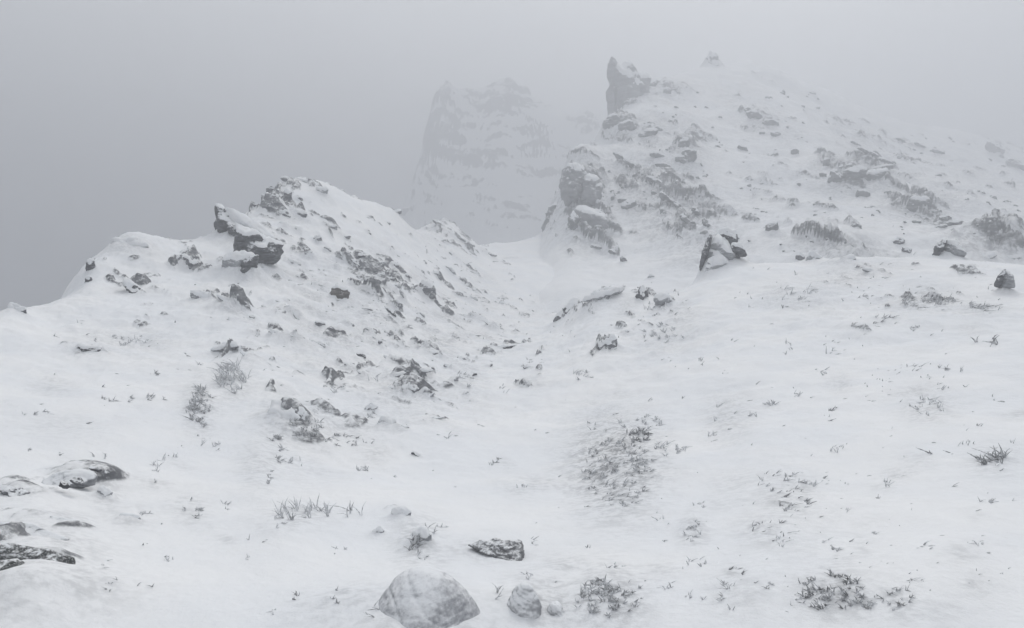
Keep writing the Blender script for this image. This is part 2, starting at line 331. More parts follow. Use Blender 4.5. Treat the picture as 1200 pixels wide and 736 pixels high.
def rock_snow_material(name, scale, rock_lo, rock_hi, use_attr, dust_lo=.35, dust_hi=.75, dust_noise=.5, tint=None, lichen=False):
    """rock with snow lying where the surface faces up and fine snow caught in its grain"""
    m, nt_ = make_mat(name); g = N(nt_)
    co = g.n('NewGeometry'); pos = co.outputs['Position']
    if not use_attr:
        pos = g.n('TexCoord').outputs['Object']
    dipm = g.n('Mapping'); dipm.inputs['Rotation'].default_value = (0, math.radians(30), 0); dipm.inputs['Scale'].default_value = (.8, .8, 3.4); g.l(pos, dipm.inputs[0])
    grain = g.noise(dipm.outputs[0], 2.2/scale, 6, .65, .4)
    fine = g.noise(pos, 9.0/scale, 5, .7)
    blot = g.noise(pos, 1.1/scale, 3, .55)
    sep = g.n('SeparateXYZ'); g.l(co.outputs['Normal'], sep.inputs[0])
    nz = sep.outputs[2]
    rc = g.mixc(g.ramp(grain, .35, .68), rock_lo, rock_hi)
    if tint: rc = g.mixc(g.ramp(blot, .45, .62), rc, tint)
    if lichen: rc = g.mixc(g.ramp(g.noise(pos, 28/scale, 3, .6), .52, .60), rc, (.42, .43, .43))
    # dusting: nz + noise
    d = g.math('ADD', g.math('MULTIPLY', g.math('SUBTRACT', grain, .5), dust_noise*1.6), g.math('MULTIPLY', g.math('SUBTRACT', fine, .5), dust_noise*2.0))
    snow_f = g.ramp(g.math('ADD', nz, d), dust_lo, dust_hi)
    if use_attr:
        at = g.n('Attribute', attribute_name='rock')
        r = g.math('ADD', at.outputs['Fac'], g.math('ADD', g.math('MULTIPLY', g.math('SUBTRACT', fine, .5), .45), g.math('MULTIPLY', g.math('SUBTRACT', grain, .5), .8)))
        bare = g.ramp(r, .48, .74)
        snow_f = g.math('SUBTRACT', 1.0, g.math('MULTIPLY', bare, g.math('SUBTRACT', 1.0, snow_f)))
    sn = g.mixc(g.ramp(g.noise(pos, .6/scale, 2), .35, .65), SNOW_A, SNOW_B)
    if use_attr:
        th = g.n('Attribute', attribute_name='thin').outputs['Fac']
        stem = g.ramp(g.math('ADD', g.noise(pos, 16/scale, 5, .72), g.math('MULTIPLY', g.noise(pos, 4/scale, 3), .6)), .68, .98)
        sn = g.mixc(g.math('MULTIPLY', th, g.math('ADD', g.math('MULTIPLY', stem, .70), .14)), sn, (.25, .255, .265))
    c = g.mixc(snow_f, rc, sn)
    p = g.n('BsdfPrincipled'); g.l(c, p.inputs['Base Color']); p.inputs['Roughness'].default_value = .85
    p.inputs['Specular IOR Level'].default_value = .25
    bh = g.math('ADD', g.math('MULTIPLY', grain, g.math('SUBTRACT', 1.0, g.math('MULTIPLY', snow_f, .85))), g.math('MULTIPLY', fine, .5))
    bh = g.math('ADD', bh, g.math('MULTIPLY', g.noise(pos, 3.2/scale, 4, .62), .9))
    bp = g.n('Bump'); bp.inputs['Strength'].default_value = .5; bp.inputs['Distance'].default_value = .05*scale; g.l(bh, bp.inputs['Height'])
    g.l(bp.outputs[0], p.inputs['Normal'])
    o = g.n('OutputMaterial'); g.l(p.outputs[0], o.inputs[0])
    return m
MT = [rock_snow_material('snow_and_rock_near', 1.0, (.10,.105,.115), (.27,.275,.285), True, .64, 1.10, .95),
      rock_snow_material('snow_and_rock_mountain', 4.0, (.10,.103,.11), (.26,.265,.27), True, .52, 1.10, 1.05),
      rock_snow_material('snow_and_rock_far', 8.0, (.04,.042,.045), (.10,.103,.106), True, .7, 1.2, .8)]

def mesh_obj(name, co, faces, mat=None, parent=None, smooth=True, **props):
    me = bpy.data.meshes.new(name)
    co = np.asarray(co, np.float32); faces = np.asarray(faces, np.int32)
    k = faces.shape[1]
    me.vertices.add(len(co)); me.vertices.foreach_set('co', co.ravel())
    me.loops.add(faces.size); me.loops.foreach_set('vertex_index', faces.ravel())
    me.polygons.add(len(faces)); me.polygons.foreach_set('loop_start', np.arange(0, faces.size, k, dtype=np.int32))
    me.polygons.foreach_set('use_smooth', np.full(len(faces), smooth))
    me.update(calc_edges=True)
    if mat: me.materials.append(mat)
    o = bpy.data.objects.new(name, me); COL.objects.link(o)
    if parent: o.parent = parent
    for a, b in props.items(): o[a] = b
    return o

# ------------------------------------------------------------------ finding the ground under a photo pixel
NX = 700
tpx = np.linspace(-60, 1260, NX)
def build_table():
    global TY, TZ, TV
    _rY = rw-Q0; _rs = np.where(_rY > 2.2)[0]; TY = _rY[_rs]
    _c = ((tpx[:, None]-600)/1000)*TY[None, :]/rw[_rs][None, :]
    _j = np.clip(np.searchsorted(uu, _c)-1, 0, nc-2); _t = (_c-uu[_j])/(uu[_j+1]-uu[_j])
    TZ = GZ[_rs[None, :], _j]*(1-_t)+GZ[_rs[None, :], _j+1]*_t
    TV = (TZ-CAMZ)/TY[None, :]
build_table()
DRIFT = []          # (x, y, radius, height) of every rock the snow has drifted against
def ground_at(px, py, skip=0.0):
    """(distance, height) where the ground is first met in the direction of photo pixel (px, py); None for sky"""
    i = int(np.clip(round((px+60)/1320*(NX-1)), 0, NX-1)); v = (HORIZON-py)/1000
    h = (TV[i] >= v) & (TY > skip)
    k = int(np.argmax(h))
    if not h[k]: return None
    if k > 0 and TV[i, k] > TV[i, k-1] and TY[k-1] > skip:
        t = float(np.clip((v-TV[i, k-1])/(TV[i, k]-TV[i, k-1]), 0, 1)); Y = TY[k-1]+t*(TY[k]-TY[k-1])
        return float(Y), float(CAMZ+v*Y)
    return float(TY[k]), float(TZ[i, k])
def crest_at(px, near=True):
    """distance of the skyline in a column"""
    i = int(np.clip(round((px+60)/1320*(NX-1)), 0, NX-1)); m = TY < 72 if near else TY > 72
    k = int(np.argmax(np.where(m, TV[i], -9))); return float(TY[k])
def P3(px, py, Y): return np.array([(px-600)/1000*Y, Y, CAMZ+(HORIZON-py)/1000*Y])

M_DARK = rock_snow_material('dark_rock', .55, (.035,.038,.043), (.15,.155,.165), False, .34, .86, .85)
M_MID = rock_snow_material('grey_rock', .55, (.10,.105,.115), (.26,.265,.275), False, .22, .82, 1.1)
M_BROWN = rock_snow_material('brown_rock', .45, (.06,.055,.05), (.19,.175,.155), False, .45, .9, .7)
M_RIMED = rock_snow_material('rimed_rock', .35, (.24,.25,.265), (.42,.43,.445), False, .10, .80, .9)
M_BOULDER = rock_snow_material('frosted_boulder', .22, (.28,.285,.305), (.46,.465,.485), False, .34, 1.02, .42)
M_KNOB = rock_snow_material('frosted_knob', .6, (.30,.305,.32), (.46,.465,.48), False, .0, .75, .7)
M_LICHEN = rock_snow_material('lichened_rock', .22, (.05,.055,.055), (.17,.17,.165), False, .74, 1.10, .9, lichen=True)
M_MOUNT = rock_snow_material('mountain_rock', 2.6, (.09,.093,.098), (.24,.245,.25), False, .30, .95, 1.1)
M_FAR = rock_snow_material('tower_rock', 4.0, (.22,.223,.228), (.36,.363,.368), False, .40, 1.1, 1.1)  # rock colour paled so the tower looks faded by mist
m, nt_ = make_mat('snow'); g = N(nt_)
pos = g.n('NewGeometry').outputs['Position']
p = g.n('BsdfPrincipled'); g.l(g.mixc(g.ramp(g.noise(pos, 3, 3), .35, .65), SNOW_A, SNOW_B), p.inputs['Base Color']); p.inputs['Roughness'].default_value = .8; p.inputs['Specular IOR Level'].default_value = .2
bp = g.n('Bump'); bp.inputs['Strength'].default_value = .3; bp.inputs['Distance'].default_value = .02; g.l(g.noise(pos, 14, 4), bp.inputs['Height']); g.l(bp.outputs[0], p.inputs['Normal'])
g.l(p.outputs[0], g.n('OutputMaterial').inputs[0]); M_SNOW = m
def grass_mat(name, dark, rime, lo, hi):
    m, nt_ = make_mat(name); g = N(nt_)
    ge = g.n('NewGeometry'); pos = ge.outputs['Position']
    f = g.ramp(g.noise(pos, 30, 3, .7), lo, hi)
    p = g.n('BsdfPrincipled'); g.l(g.mixc(f, dark, rime), p.inputs['Base Color']); p.inputs['Roughness'].default_value = .8
    g.l(p.outputs[0], g.n('OutputMaterial').inputs[0]); return m
M_GRASS = grass_mat('rimed_grass', (.34,.34,.345), (.72,.735,.75), .36, .60)
M_GRASSD = grass_mat('dark_grass', (.22,.222,.225), (.64,.65,.67), .38, .64)
M_GRASSL = grass_mat('heavily_rimed_grass', (.42,.425,.435), (.78,.795,.81), .32, .60)

_ico = {}
def ico(n):
    if n not in _ico:
        bm = bmesh.new(); bmesh.ops.create_icosphere(bm, subdivisions=n, radius=1)
        v = np.array([x.co[:] for x in bm.verts]); f = np.array([[q.index for q in x.verts] for x in bm.faces]); bm.free()
        _ico[n] = (v/np.linalg.norm(v, axis=1)[:, None], f)
    return _ico[n]
def vnormals(v, f):
    n = np.cross(v[f[:, 1]]-v[f[:, 0]], v[f[:, 2]]-v[f[:, 0]]); o = np.zeros_like(v)
    for i in range(3): np.add.at(o, f[:, i], n)
    return o/np.maximum(np.linalg.norm(o, axis=1), 1e-9)[:, None]
def hull2(pts):
    pts = sorted(set(map(tuple, pts)))
    def half(p):
        h = []
        for q in p:
            while len(h) > 1 and (h[-1][0]-h[-2][0])*(q[1]-h[-2][1])-(h[-1][1]-h[-2][1])*(q[0]-h[-2][0]) <= 0: h.pop()
            h.append(q)
        return h[:-1]
    return half(pts)+half(pts[::-1])
def stone_mesh(poly, Y, seed, thick=.8, detail=4, rough=.10, sharp=16, lean=0.0):
    """a broken stone whose outline, seen from the path, is POLY (photo pixels) at distance Y"""
    r = np.random.RandomState(seed)
    poly = np.array(poly, float)
    W = np.stack([(poly[:, 0]-600)/1000*Y, CAMZ+(HORIZON-poly[:, 1])/1000*Y], 1)
    c = (W.max(0)+W.min(0))/2; H = hull2([tuple(q-c) for q in W]); H = np.array(H); n = len(H)
    size = (H.max(0)-H.min(0)); dep = thick*math.sqrt(max(size[0]*size[1], 1e-6))*.5
    dep = max(dep, .25*max(size))
    pl = []
    for i in range(n):
        a, b = H[i], H[(i+1) % n]; e = b-a; L = np.linalg.norm(e)
        if L < 1e-6: continue
        nn = np.array([e[1], -e[0]])/L; h = abs(nn@a)+1e-4
        for sg in (-1, 1):
            t = r.uniform(.12, .6); pl.append((nn[0]*math.cos(t), sg*math.sin(t), nn[1]*math.cos(t), h*math.cos(t)*1.0))
    for sg in (-1, 1):
        for k in range(3):
            q = np.array([r.normal()*.45, sg, r.normal()*.35+(.25 if sg < 0 else 0)]); q /= np.linalg.norm(q)
            pl.append((*q, dep*r.uniform(.75, 1.1)))
    pl = np.array(pl)
    V, Fc = ico(detail)
    sc = np.array([max(size[0]/2, 1e-3), dep, max(size[1]/2, 1e-3)]); D = V*sc; D /= np.linalg.norm(D, axis=1)[:, None]
    q = np.maximum(D@pl[:, :3].T/pl[:, 3], 0)
    R = 1/((q**sharp).sum(1)**(1/sharp))
    P = D*R[:, None]
    s = float(np.mean(sc)); o = r.uniform(0, 50, 3)
    X = P/s
    d = fbm(X[:, 0]*1.6+o[0], X[:, 1]*1.6+o[1], X[:, 2]*1.6+o[2], 4, .62)
    b = (X[:, 0]*.5+X[:, 2]*.87)*3.2+fbm(X[:, 0]+o[1], X[:, 1], X[:, 2], 2)
    led = b-np.floor(b)
    d2 = sstep(0, .2, led)-.5
    P = P+D*((d*rough*3.0+d2*rough*.9)*min(s, dep*1.5))[:, None]
    cen = np.array([c[0], Y, c[1]])
    return P, Fc, cen, s
def add_cap(P, Fc, par, t, thr=.45, name='snow_cap'):
    nn = vnormals(P, Fc); w = sstep(thr, thr+.3, nn[:, 2]+.18*fbm(P[:, 0]*3/t*.12, P[:, 1]*3/t*.12, P[:, 2]*3/t*.12, 2))
    # smooth the cap a little so it reads as settled snow
    for _ in range(3):
        acc = np.zeros(len(P)); cnt = np.zeros(len(P))
        for i, j in ((0, 1), (1, 2), (2, 0)):
            np.add.at(acc, Fc[:, i], w[Fc[:, j]]); np.add.at(cnt, Fc[:, i], 1)
        w = .5*w+.5*acc/np.maximum(cnt, 1)
    C = P+np.array([0, 0, 1])*(t*(w*1.15-.18))[:, None]+nn*(t*.35*w)[:, None]-nn*(t*.12*(1-w))[:, None]
    keep = (w[Fc] > .10).any(1)
    if keep.sum() < 6: return None
    used, inv = np.unique(Fc[keep], return_inverse=True)
    return mesh_obj(name, C[used], inv.reshape(-1, 3), M_SNOW, parent=par)
def jitter_poly(px, py, w, h, ang, r, k=7):
    a = np.sort(np.linspace(0, 2*math.pi, k, endpoint=False)+r.uniform(-.45, .45, k)); ca, sa = math.cos(math.radians(ang)), math.sin(math.radians(ang))
    X = np.sign(np.cos(a))*np.abs(np.cos(a))**.75*w/2*r.uniform(.82, 1.05, k); Z = np.sign(np.sin(a))*np.abs(np.sin(a))**.75*h/2*r.uniform(.8, 1.05, k)
    return [(px+x*ca-z*sa, py+x*sa+z*ca) for x, z in zip(X, Z)]
_sd = [100]
def settle(poly, frac=.80, skip=0.0, near=True):
    p = np.array(poly); cx = (p[:, 0].max()+p[:, 0].min())/2; y0, y1 = p[:, 1].min(), p[:, 1].max()
    g_ = None; f = frac
    while g_ is None and f < 2.5:
        g_ = ground_at(cx, y0+(y1-y0)*f, skip); f += .1
    return g_[0] if g_ else crest_at(cx, skip == 0)
def embed(poly, Y, thick, k=.7):
    p = np.array(poly); w_, h_ = np.ptp(p[:, 0]), np.ptp(p[:, 1])
    return Y+k*max(thick*math.sqrt(max(w_*h_, 1))*.5, .25*max(w_, h_))*Y/1000
def rock(name, label, poly, mat, Y=None, thick=.8, detail=4, rough=.10, cap=0.0, capthr=.45, cat='rock', group=None, sharp=40, frac=.80, skip=0, seed=None, drift=.42):
    """POLY: outline in photo pixels, or (px, py, w, h, angle)"""
    _sd[0] += 1; seed = seed or _sd[0]
    r = np.random.RandomState(seed+5000)
    if not isinstance(poly, list): poly = jitter_poly(*poly, r)
    if drift == .42 and mat in (M_DARK, M_BROWN): drift = .16
    if Y is None:
        Y = settle(poly, frac, skip)
        q = np.array(poly); mid = q[:, 1].min(); poly = [(a, mid+(b-mid)*1.2) for a, b in poly]; cap *= .55; Y = embed(poly, Y, thick)
    P, Fc, cen, s = stone_mesh(poly, Y, seed, thick, detail, rough, sharp)
    base = cen+np.array([0, 0, P[:, 2].min()]); P = P+(cen-base)
    o = mesh_obj(name, P, Fc, mat); o.location = base
    if drift > 0: DRIFT.append((cen[0], cen[1], np.ptp(P[:, 0])/2, np.ptp(P[:, 2])*drift))
    if label: o['label'] = label; o['category'] = cat
    if group: o['group'] = group
    if cap > 0: add_cap(P, Fc, o, cap*s, capthr)
    return o
def outcrop(name, label, blocks, cat='outcrop', part='block'):
    """several joined blocks: BLOCKS = list of dicts for stone_mesh"""
    e = bpy.data.objects.new(name, None); COL.objects.link(e); e['label'] = label; e['category'] = cat
    base = None
    for b in blocks:
        _sd[0] += 1
        poly = b['poly']
        if not isinstance(poly, list): poly = jitter_poly(*poly, np.random.RandomState(_sd[0]+5000))
        Y = b.get('Y') or embed(poly, settle(poly, b.get('frac', .9), b.get('skip', 0)), b.get('thick', .8))
        P, Fc, cen, s = stone_mesh(poly, Y, _sd[0], b.get('thick', .8), b.get('detail', 4), b.get('rough', .10), b.get('sharp', 16))
        if base is None: base = cen+np.array([0, 0, P[:, 2].min()]); e.location = base
        P = P+(cen-base)
        if b.get('drift', .25) > 0: DRIFT.append((cen[0], cen[1], np.ptp(P[:, 0])/2, np.ptp(P[:, 2])*b.get('drift', .25)))
        o = mesh_obj(b.get('name', part), P, Fc, b['mat'], parent=e)
        if b.get('cap', 0): add_cap(P, Fc, o, b['cap']*s, b.get('thr', .45))
    return e

# ---- the rocks one can pick out ------------------------------------------------------------------
outcrop('rock_outcrop', 'jagged prow of dark rock jutting over the skyline under a slanting snow slab', [
    dict(poly=[(256,236),(262,240),(272,252),(284,262),(282,276),(272,281),(256,281)], mat=M_DARK, Y=27.0, thick=1.2, rough=.16, cap=.05, thr=.62),
    dict(poly=[(278,264),(300,270),(328,286),(322,304),(306,318),(288,312),(279,290)], mat=M_DARK, frac=1.0, thick=1.2, rough=.16, cap=.03, thr=.6),
    dict(poly=[(266,258),(284,262),(300,272),(292,296),(276,288)], mat=M_DARK, Y=26.6, thick=1.0, rough=.16, drift=0),
    dict(poly=[(258,238),(275,244),(304,262),(330,283),(326,290),(296,276),(262,256)], mat=M_SNOW, name='snow_slab', Y=26.8, thick=.5, rough=.05)])
outcrop('rock_outcrop', 'leaning block with a dark corner just below the prow rock', [
    dict(poly=[(283,300),(304,298),(300,314),(294,330),(284,326)], mat=M_DARK, frac=1.0, thick=1.2, rough=.10),
    dict(poly=[(262,299),(284,294),(300,298),(288,322),(266,316)], mat=M_RIMED, frac=1.15, thick=1.0, rough=.10, cap=.05, thr=.35, drift=.5)])
rock('rock', 'thin dark fin standing in the notch between prow rock and blocky summit', (299,243,7,16,10), M_MID, rough=.1)
# the blocky summit of the ridge
for (px, py, w_, h_, a, mt, cap, lab) in [
    (313,238,14,22,-35,M_MID,.12,'slanting grey block on the lower edge of the blocky ridge summit'),
    (325,240,16,26,-20,M_MID,.10,'tall split block in the middle of the blocky ridge summit'),
    (338,232,15,20,15,M_MID,.16,'upright grey block above the long ledge of the ridge summit'),
    (349,252,26,13,-4,M_MID,.22,'broad capped ledge at the foot of the blocky ridge summit'),
    (332,251,22,9,5,M_MID,.2,'flat grey stone at the foot of the split summit block'),
    (337,211,12,6,10,M_MID,.25,'small dark stone on the very top of the ridge summit'),
    (360,214,24,7,14,M_RIMED,.3,'long rimed ledge along the top edge of the ridge summit'),
    (378,226,18,12,-8,M_RIMED,.4,'hollowed snowy block just under the top ledge of the ridge summit'),
    (352,234,10,6,0,M_MID,.2,'small stone alone in the snow above the broad capped ledge'),
    (318,222,10,8,-30,M_MID,.2,'little tooth of rock on the skyline beside the summit blocks'),
    (334,266,20,10,20,M_MID,.15,'dark speckled rock below the broad capped summit ledge'),
    (352,271,14,9,25,M_MID,.15,'wedge of rock beside the speckled one below the summit'),
    (373,281,12,14,35,M_MID,.2,'hooked dark rock at the lower end of the summit ledges'),
    (363,300,6,24,-28,M_MID,0,'thin straight fin of rock in the snow below the summit'),
    (343,309,24,8,12,M_RIMED,.4,'low rounded stone at the tail of the snow bank beside the prow'),
    (388,268,22,8,-5,M_RIMED,.35,'curled snowy ledge by itself right of the summit blocks')]:
    rock('rock', lab.replace('right of', 'beyond'), (px, py, w_, h_, a), mt, cap=cap, rough=.12)
for (px, py, w_, h_, a, mt, cap, lab) in [
    (224,308,28,16,35,M_MID,.12,'striped slab dipping into the snow beside the dip in the skyline'),
    (208,306,8,14,15,M_RIMED,.2,'thin upright flake next to the striped slab on the skyline'),
    (158,338,36,10,46,M_DARK,.08,'narrow dark shard leaning out of the snow below the flat skyline slab'),
    (152,287,48,12,2,M_RIMED,.4,'flat snow topped slab on the skyline with a hollow beneath'),
    (107,312,12,20,10,M_DARK,.25,'small dark nose of rock at the drop of the skyline'),
    (104,328,10,12,0,M_DARK,.2,'tiny dark stone right under the nose of rock'),
    (16,364,28,14,10,M_MID,.4,'small rounded rock alone at the lowest end of the skyline'),
    (236,347,34,11,12,M_RIMED,.3,'upper ledge of the humped rock below the striped slab'),
    (272,356,44,7,28,M_RIMED,.12,'long dark edge running down from the humped ledge'),
    (397,345,24,26,20,M_BROWN,.10,'brownish boulder with a dark face above the snow slope'),
    (106,410,44,10,4,M_DARK,.22,'flat dark rock lying alone in the open snow'),
    (262,408,36,8,-8,M_RIMED,.4,'arched rimed stone at the upper end of the long thin ledge'),
    (292,419,34,5,28,M_MID,.1,'long thin ledge sloping away from the arched stone'),
    (322,392,22,7,38,M_MID,.12,'dark streak of rock, the first of the three stepped ledges'),
    (345,396,22,6,25,M_MID,.12,'dark streak of rock, the middle of the three stepped ledges'),
    (372,402,28,5,22,M_RIMED,.12,'faint streak of rock, the last of the three stepped ledges'),
    (345,366,26,8,35,M_MID,.12,'slanting ledge in the snow under the fin of rock'),
    (375,380,16,8,25,M_MID,.2,'small slanting stone between the fin and the brownish boulder'),
    (423,417,15,5,18,M_DARK,0,'short dark stone like a stick in open snow'),
    (500,342,22,32,-25,M_MID,.10,'grey broken rock standing at the end of the shattered ledges'),
    (480,460,22,20,0,M_MID,.15,'dark square stone among the stepped ledges of the gully'),
    (460,441,34,6,-15,M_MID,.2,'thin ledge just above the square stone in the gully'),
    (492,436,36,5,-8,M_RIMED,.2,'long thin ledge reaching across above the square stone'),
    (457,457,18,7,0,M_MID,.2,'hooked ledge beside the square stone in the gully'),
    (432,480,20,9,-28,M_MID,.2,'slanting stone below the hooked gully ledge'),
    (470,503,28,5,3,M_MID,.1,'low ledge with a dark tip under the gully steps'),
    (488,536,22,6,30,M_DARK,.1,'dark sliver of rock alone at the edge of the smooth snow'),
    (505,492,34,4,-5,M_RIMED,0,'thin rimed edge along the upper step of the snow'),
    (500,466,22,4,-30,M_RIMED,0,'fine rimed edge curving up from the gully steps'),
    (450,497,24,14,10,M_RIMED,.5,'snow buried stone with only its rim bare beside the low ledge'),
    (335,490,54,34,15,M_RIMED,.25,'large rimed boulder half buried among grass tufts'),
    (556,440,6,6,0,M_DARK,0,'tiny dark pyramid of stone in the gully snow'),
    (590,407,34,6,-6,M_DARK,.05,'dark knobbly end of the branch-like ledge in the saddle'),
    (563,410,30,3,2,M_MID,0,'thin straight tail of the branch-like ledge in the saddle'),
    (620,432,16,5,10,M_MID,.2,'small ledge in the snow past the branch-like ledge'),
    (665,361,40,12,-34,M_DARK,.18,'dark leading edge of the snow hump in the gully'),
    (708,345,54,9,-12,M_RIMED,.3,'low rimed edge along the crown of the snow hump'),
    (752,345,16,26,-8,M_DARK,.06,'small dark spiky rock on the crown of the snow hump'),
    (778,353,26,16,18,M_RIMED,.3,'pale grey stone in the hollow behind the spiky rock'),
    (763,325,10,8,0,M_RIMED,.2,'little grey stone on the snow behind the spiky rock'),
    (712,404,30,16,-32,M_MID,.22,'streaky rock half drifted over on the near flank of the hump'),
    (733,391,14,8,-30,M_MID,.1,'small dark chip at the upper end of the streaky rock'),
    (1052,284,17,13,0,M_DARK,.12,'small dark rock like a knob, the upper of a pair on the snow crest'),
    (1062,293,14,10,30,M_DARK,.08,'small dark rock at the foot of the knob on the snow crest'),
    (937,302,12,13,-30,M_DARK,.2,'dark little rock at the head of a snow lump on the crest'),
    (955,305,26,12,20,M_RIMED,.6,'snow lump of a rock trailing from the little dark one on the crest'),
    (1150,302,34,9,-10,M_MID,.35,'low slab with a dark tip along the snow crest'),
    (1187,304,34,7,0,M_RIMED,.4,'low drifted slab at the far end of the snow crest'),
    (986,308,40,10,-22,M_MID,.2,'streaked rock flank lying under the snow crest'),
    (1022,318,34,5,14,M_RIMED,.2,'thin ledge beside the streaked rock flank'),
    (905,270,19,20,0,M_MOUNT,0,'smooth round boulder alone in the mist above the snow crest'),
    (1001,266,13,9,0,M_MOUNT,0,'small round boulder in the mist above the knob shaped rock')]:
    rock('rock', lab, (px, py, w_, h_, a), mt, cap=cap, rough=.12, detail=4 if max(w_, h_) > 12 else 3)
outcrop('rock_outcrop', 'two toned rock on the snow crest, dark face and pale frosted back', [
    dict(poly=[(1091,301),(1094,288),(1102,281),(1110,280),(1107,288),(1098,293),(1095,304)], mat=M_DARK, Y=24.5, thick=1.4, rough=.1, name='dark_face'),
    dict(poly=[(1106,281),(1116,283),(1126,291),(1130,301),(1112,305),(1101,302)], mat=M_RIMED, Y=24.6, thick=1.4, rough=.08, cap=.12, thr=.6, name='block')])
outcrop('rock_outcrop', 'small upright fang of rock below the snow crest, dark on one edge', [
    dict(poly=[(1167,336),(1169,324),(1176,315),(1179,315),(1174,326),(1172,338)], mat=M_DARK, Y=18.2, thick=1.2, rough=.08, name='dark_face'),
    dict(poly=[(1174,316),(1182,317),(1188,328),(1190,338),(1171,338)], mat=M_RIMED, Y=18.25, thick=1.2, rough=.08, name='block')])
outcrop('rock_pinnacle', 'blade of rock standing on the snow rim, its leaning edge almost black', [
    dict(poly=[(817,330),(819,312),(824,290),(830,274),(835,272),(832,288),(826,306),(822,324)], mat=M_DARK, Y=26, thick=1.6, rough=.10, name='dark_edge'),
    dict(poly=[(828,286),(838,276),(853,284),(860,300),(848,312),(824,318),(822,306)], mat=M_RIMED, Y=26.2, thick=1.6, rough=.12, cap=.12, thr=.5),
    dict(poly=[(838,275),(850,270),(862,274),(866,288),(858,290),(846,284)], mat=M_DARK, Y=26.6, thick=1.5, rough=.15, cap=.2, thr=.45),
    dict(poly=[(856,286),(868,288),(875,299),(866,302),(856,298)], mat=M_DARK, Y=26.1, thick=1.4, rough=.14, cap=.2, thr=.5),
    dict(poly=[(830,306),(846,304),(856,312),(840,322),(826,322)], mat=M_RIMED, Y=25.6, thick=1.4, rough=.12, cap=.3, thr=.35)])
LM = [(300,275,'the jagged prow rock'),(340,235,'the blocky ridge summit'),(397,345,'the brownish boulder'),(500,342,'the grey broken rock'),(480,460,'the square gully stone'),(335,490,'the large rimed boulder'),
 (275,412,'the arched stone'),(106,410,'the flat dark rock'),(260,352,'the humped ledge'),(575,407,'the branch-like ledge'),(665,361,'the dark edge of the snow hump'),(752,345,'the spiky hump rock'),(716,404,'the streaky rock'),
 (840,300,'the black edged blade'),(1055,288,'the knob on the snow crest'),(1110,292,'the two toned crest rock'),(1179,326,'the upright fang'),(945,303,'the little dark crest rock'),(690,262,'the bulging crag'),
 (730,100,'the square tower'),(831,75,'the round tor'),(1002,208,'the large streaked outcrop'),(1078,240,'the smooth oval outcrop'),(905,270,'the smooth round boulder'),(1001,266,'the small round mist boulder'),
 (800,178,'the upright rib'),(885,142,'the high rock band'),(500,700,'the domed boulder'),(728,555,'the big round tussock'),(350,606,'the snow hollow rim'),(85,565,'the patchy snow hump'),(40,665,'the pebbly ledge'),
 (985,702,'the bottom thatch of grass'),(935,594,'the dark hollowed clumps'),(1172,542,'the bushy drooping tuft'),(1112,534,'the two parallel blades'),(1160,402,'the dark forked tuft'),(1085,354,'the long wind bent grass line'),
 (985,483,'the lone dark clump'),(816,630,'the faint round tuft'),(585,652,'the wedge shaped rock'),(231,478,'the fir shaped tussock'),(478,245,'the skyline tufts'),(1180,276,'the edge rock bank'),(705,712,'the shaggy bottom tussock')]
ORD = ['','second','third','fourth','fifth','sixth','seventh','eighth','ninth','tenth','eleventh','twelfth','thirteenth','fourteenth','fifteenth','sixteenth','seventeenth','eighteenth','nineteenth','twentieth']+['twenty-'+q for q in ('first','second','third','fourth','fifth','sixth','seventh','eighth','ninth')]
_small = []
def later(o, px, py, what): 
    if o is not None: _small.append((o, px, py, what))
def name_small():
    by = {}
    for t in _small:
        k = min(range(len(LM)), key=lambda i: math.hypot(t[1]-LM[i][0], (t[2]-LM[i][1])*1.2)); dx, dy = t[1]-LM[k][0], t[2]-LM[k][1]; px_ = t[1]
        rel = ('above' if dy < 0 else 'below') if abs(dy) > abs(dx)*.5 else ('gully side of' if (dx > 0) == (px_ < 620) else 'outer side of')
        side = 'tower side' if dx < 0 else 'far side'
        by.setdefault((t[3], k, rel), []).append((math.hypot(dx, dy), t))
    for (what, k, rel), l in by.items():
        l.sort(key=lambda q: q[0]); x0 = LM[k][0]
        for n_, (d, t) in enumerate(l):
            sz = t[0].dimensions; tall = max(sz) ; nm = (ORD+['outermost'])[min(n_, len(ORD))]
            t[0]['label'] = (nm+' ' if nm else '')+f"{what} {rel} {LM[k][2]}"
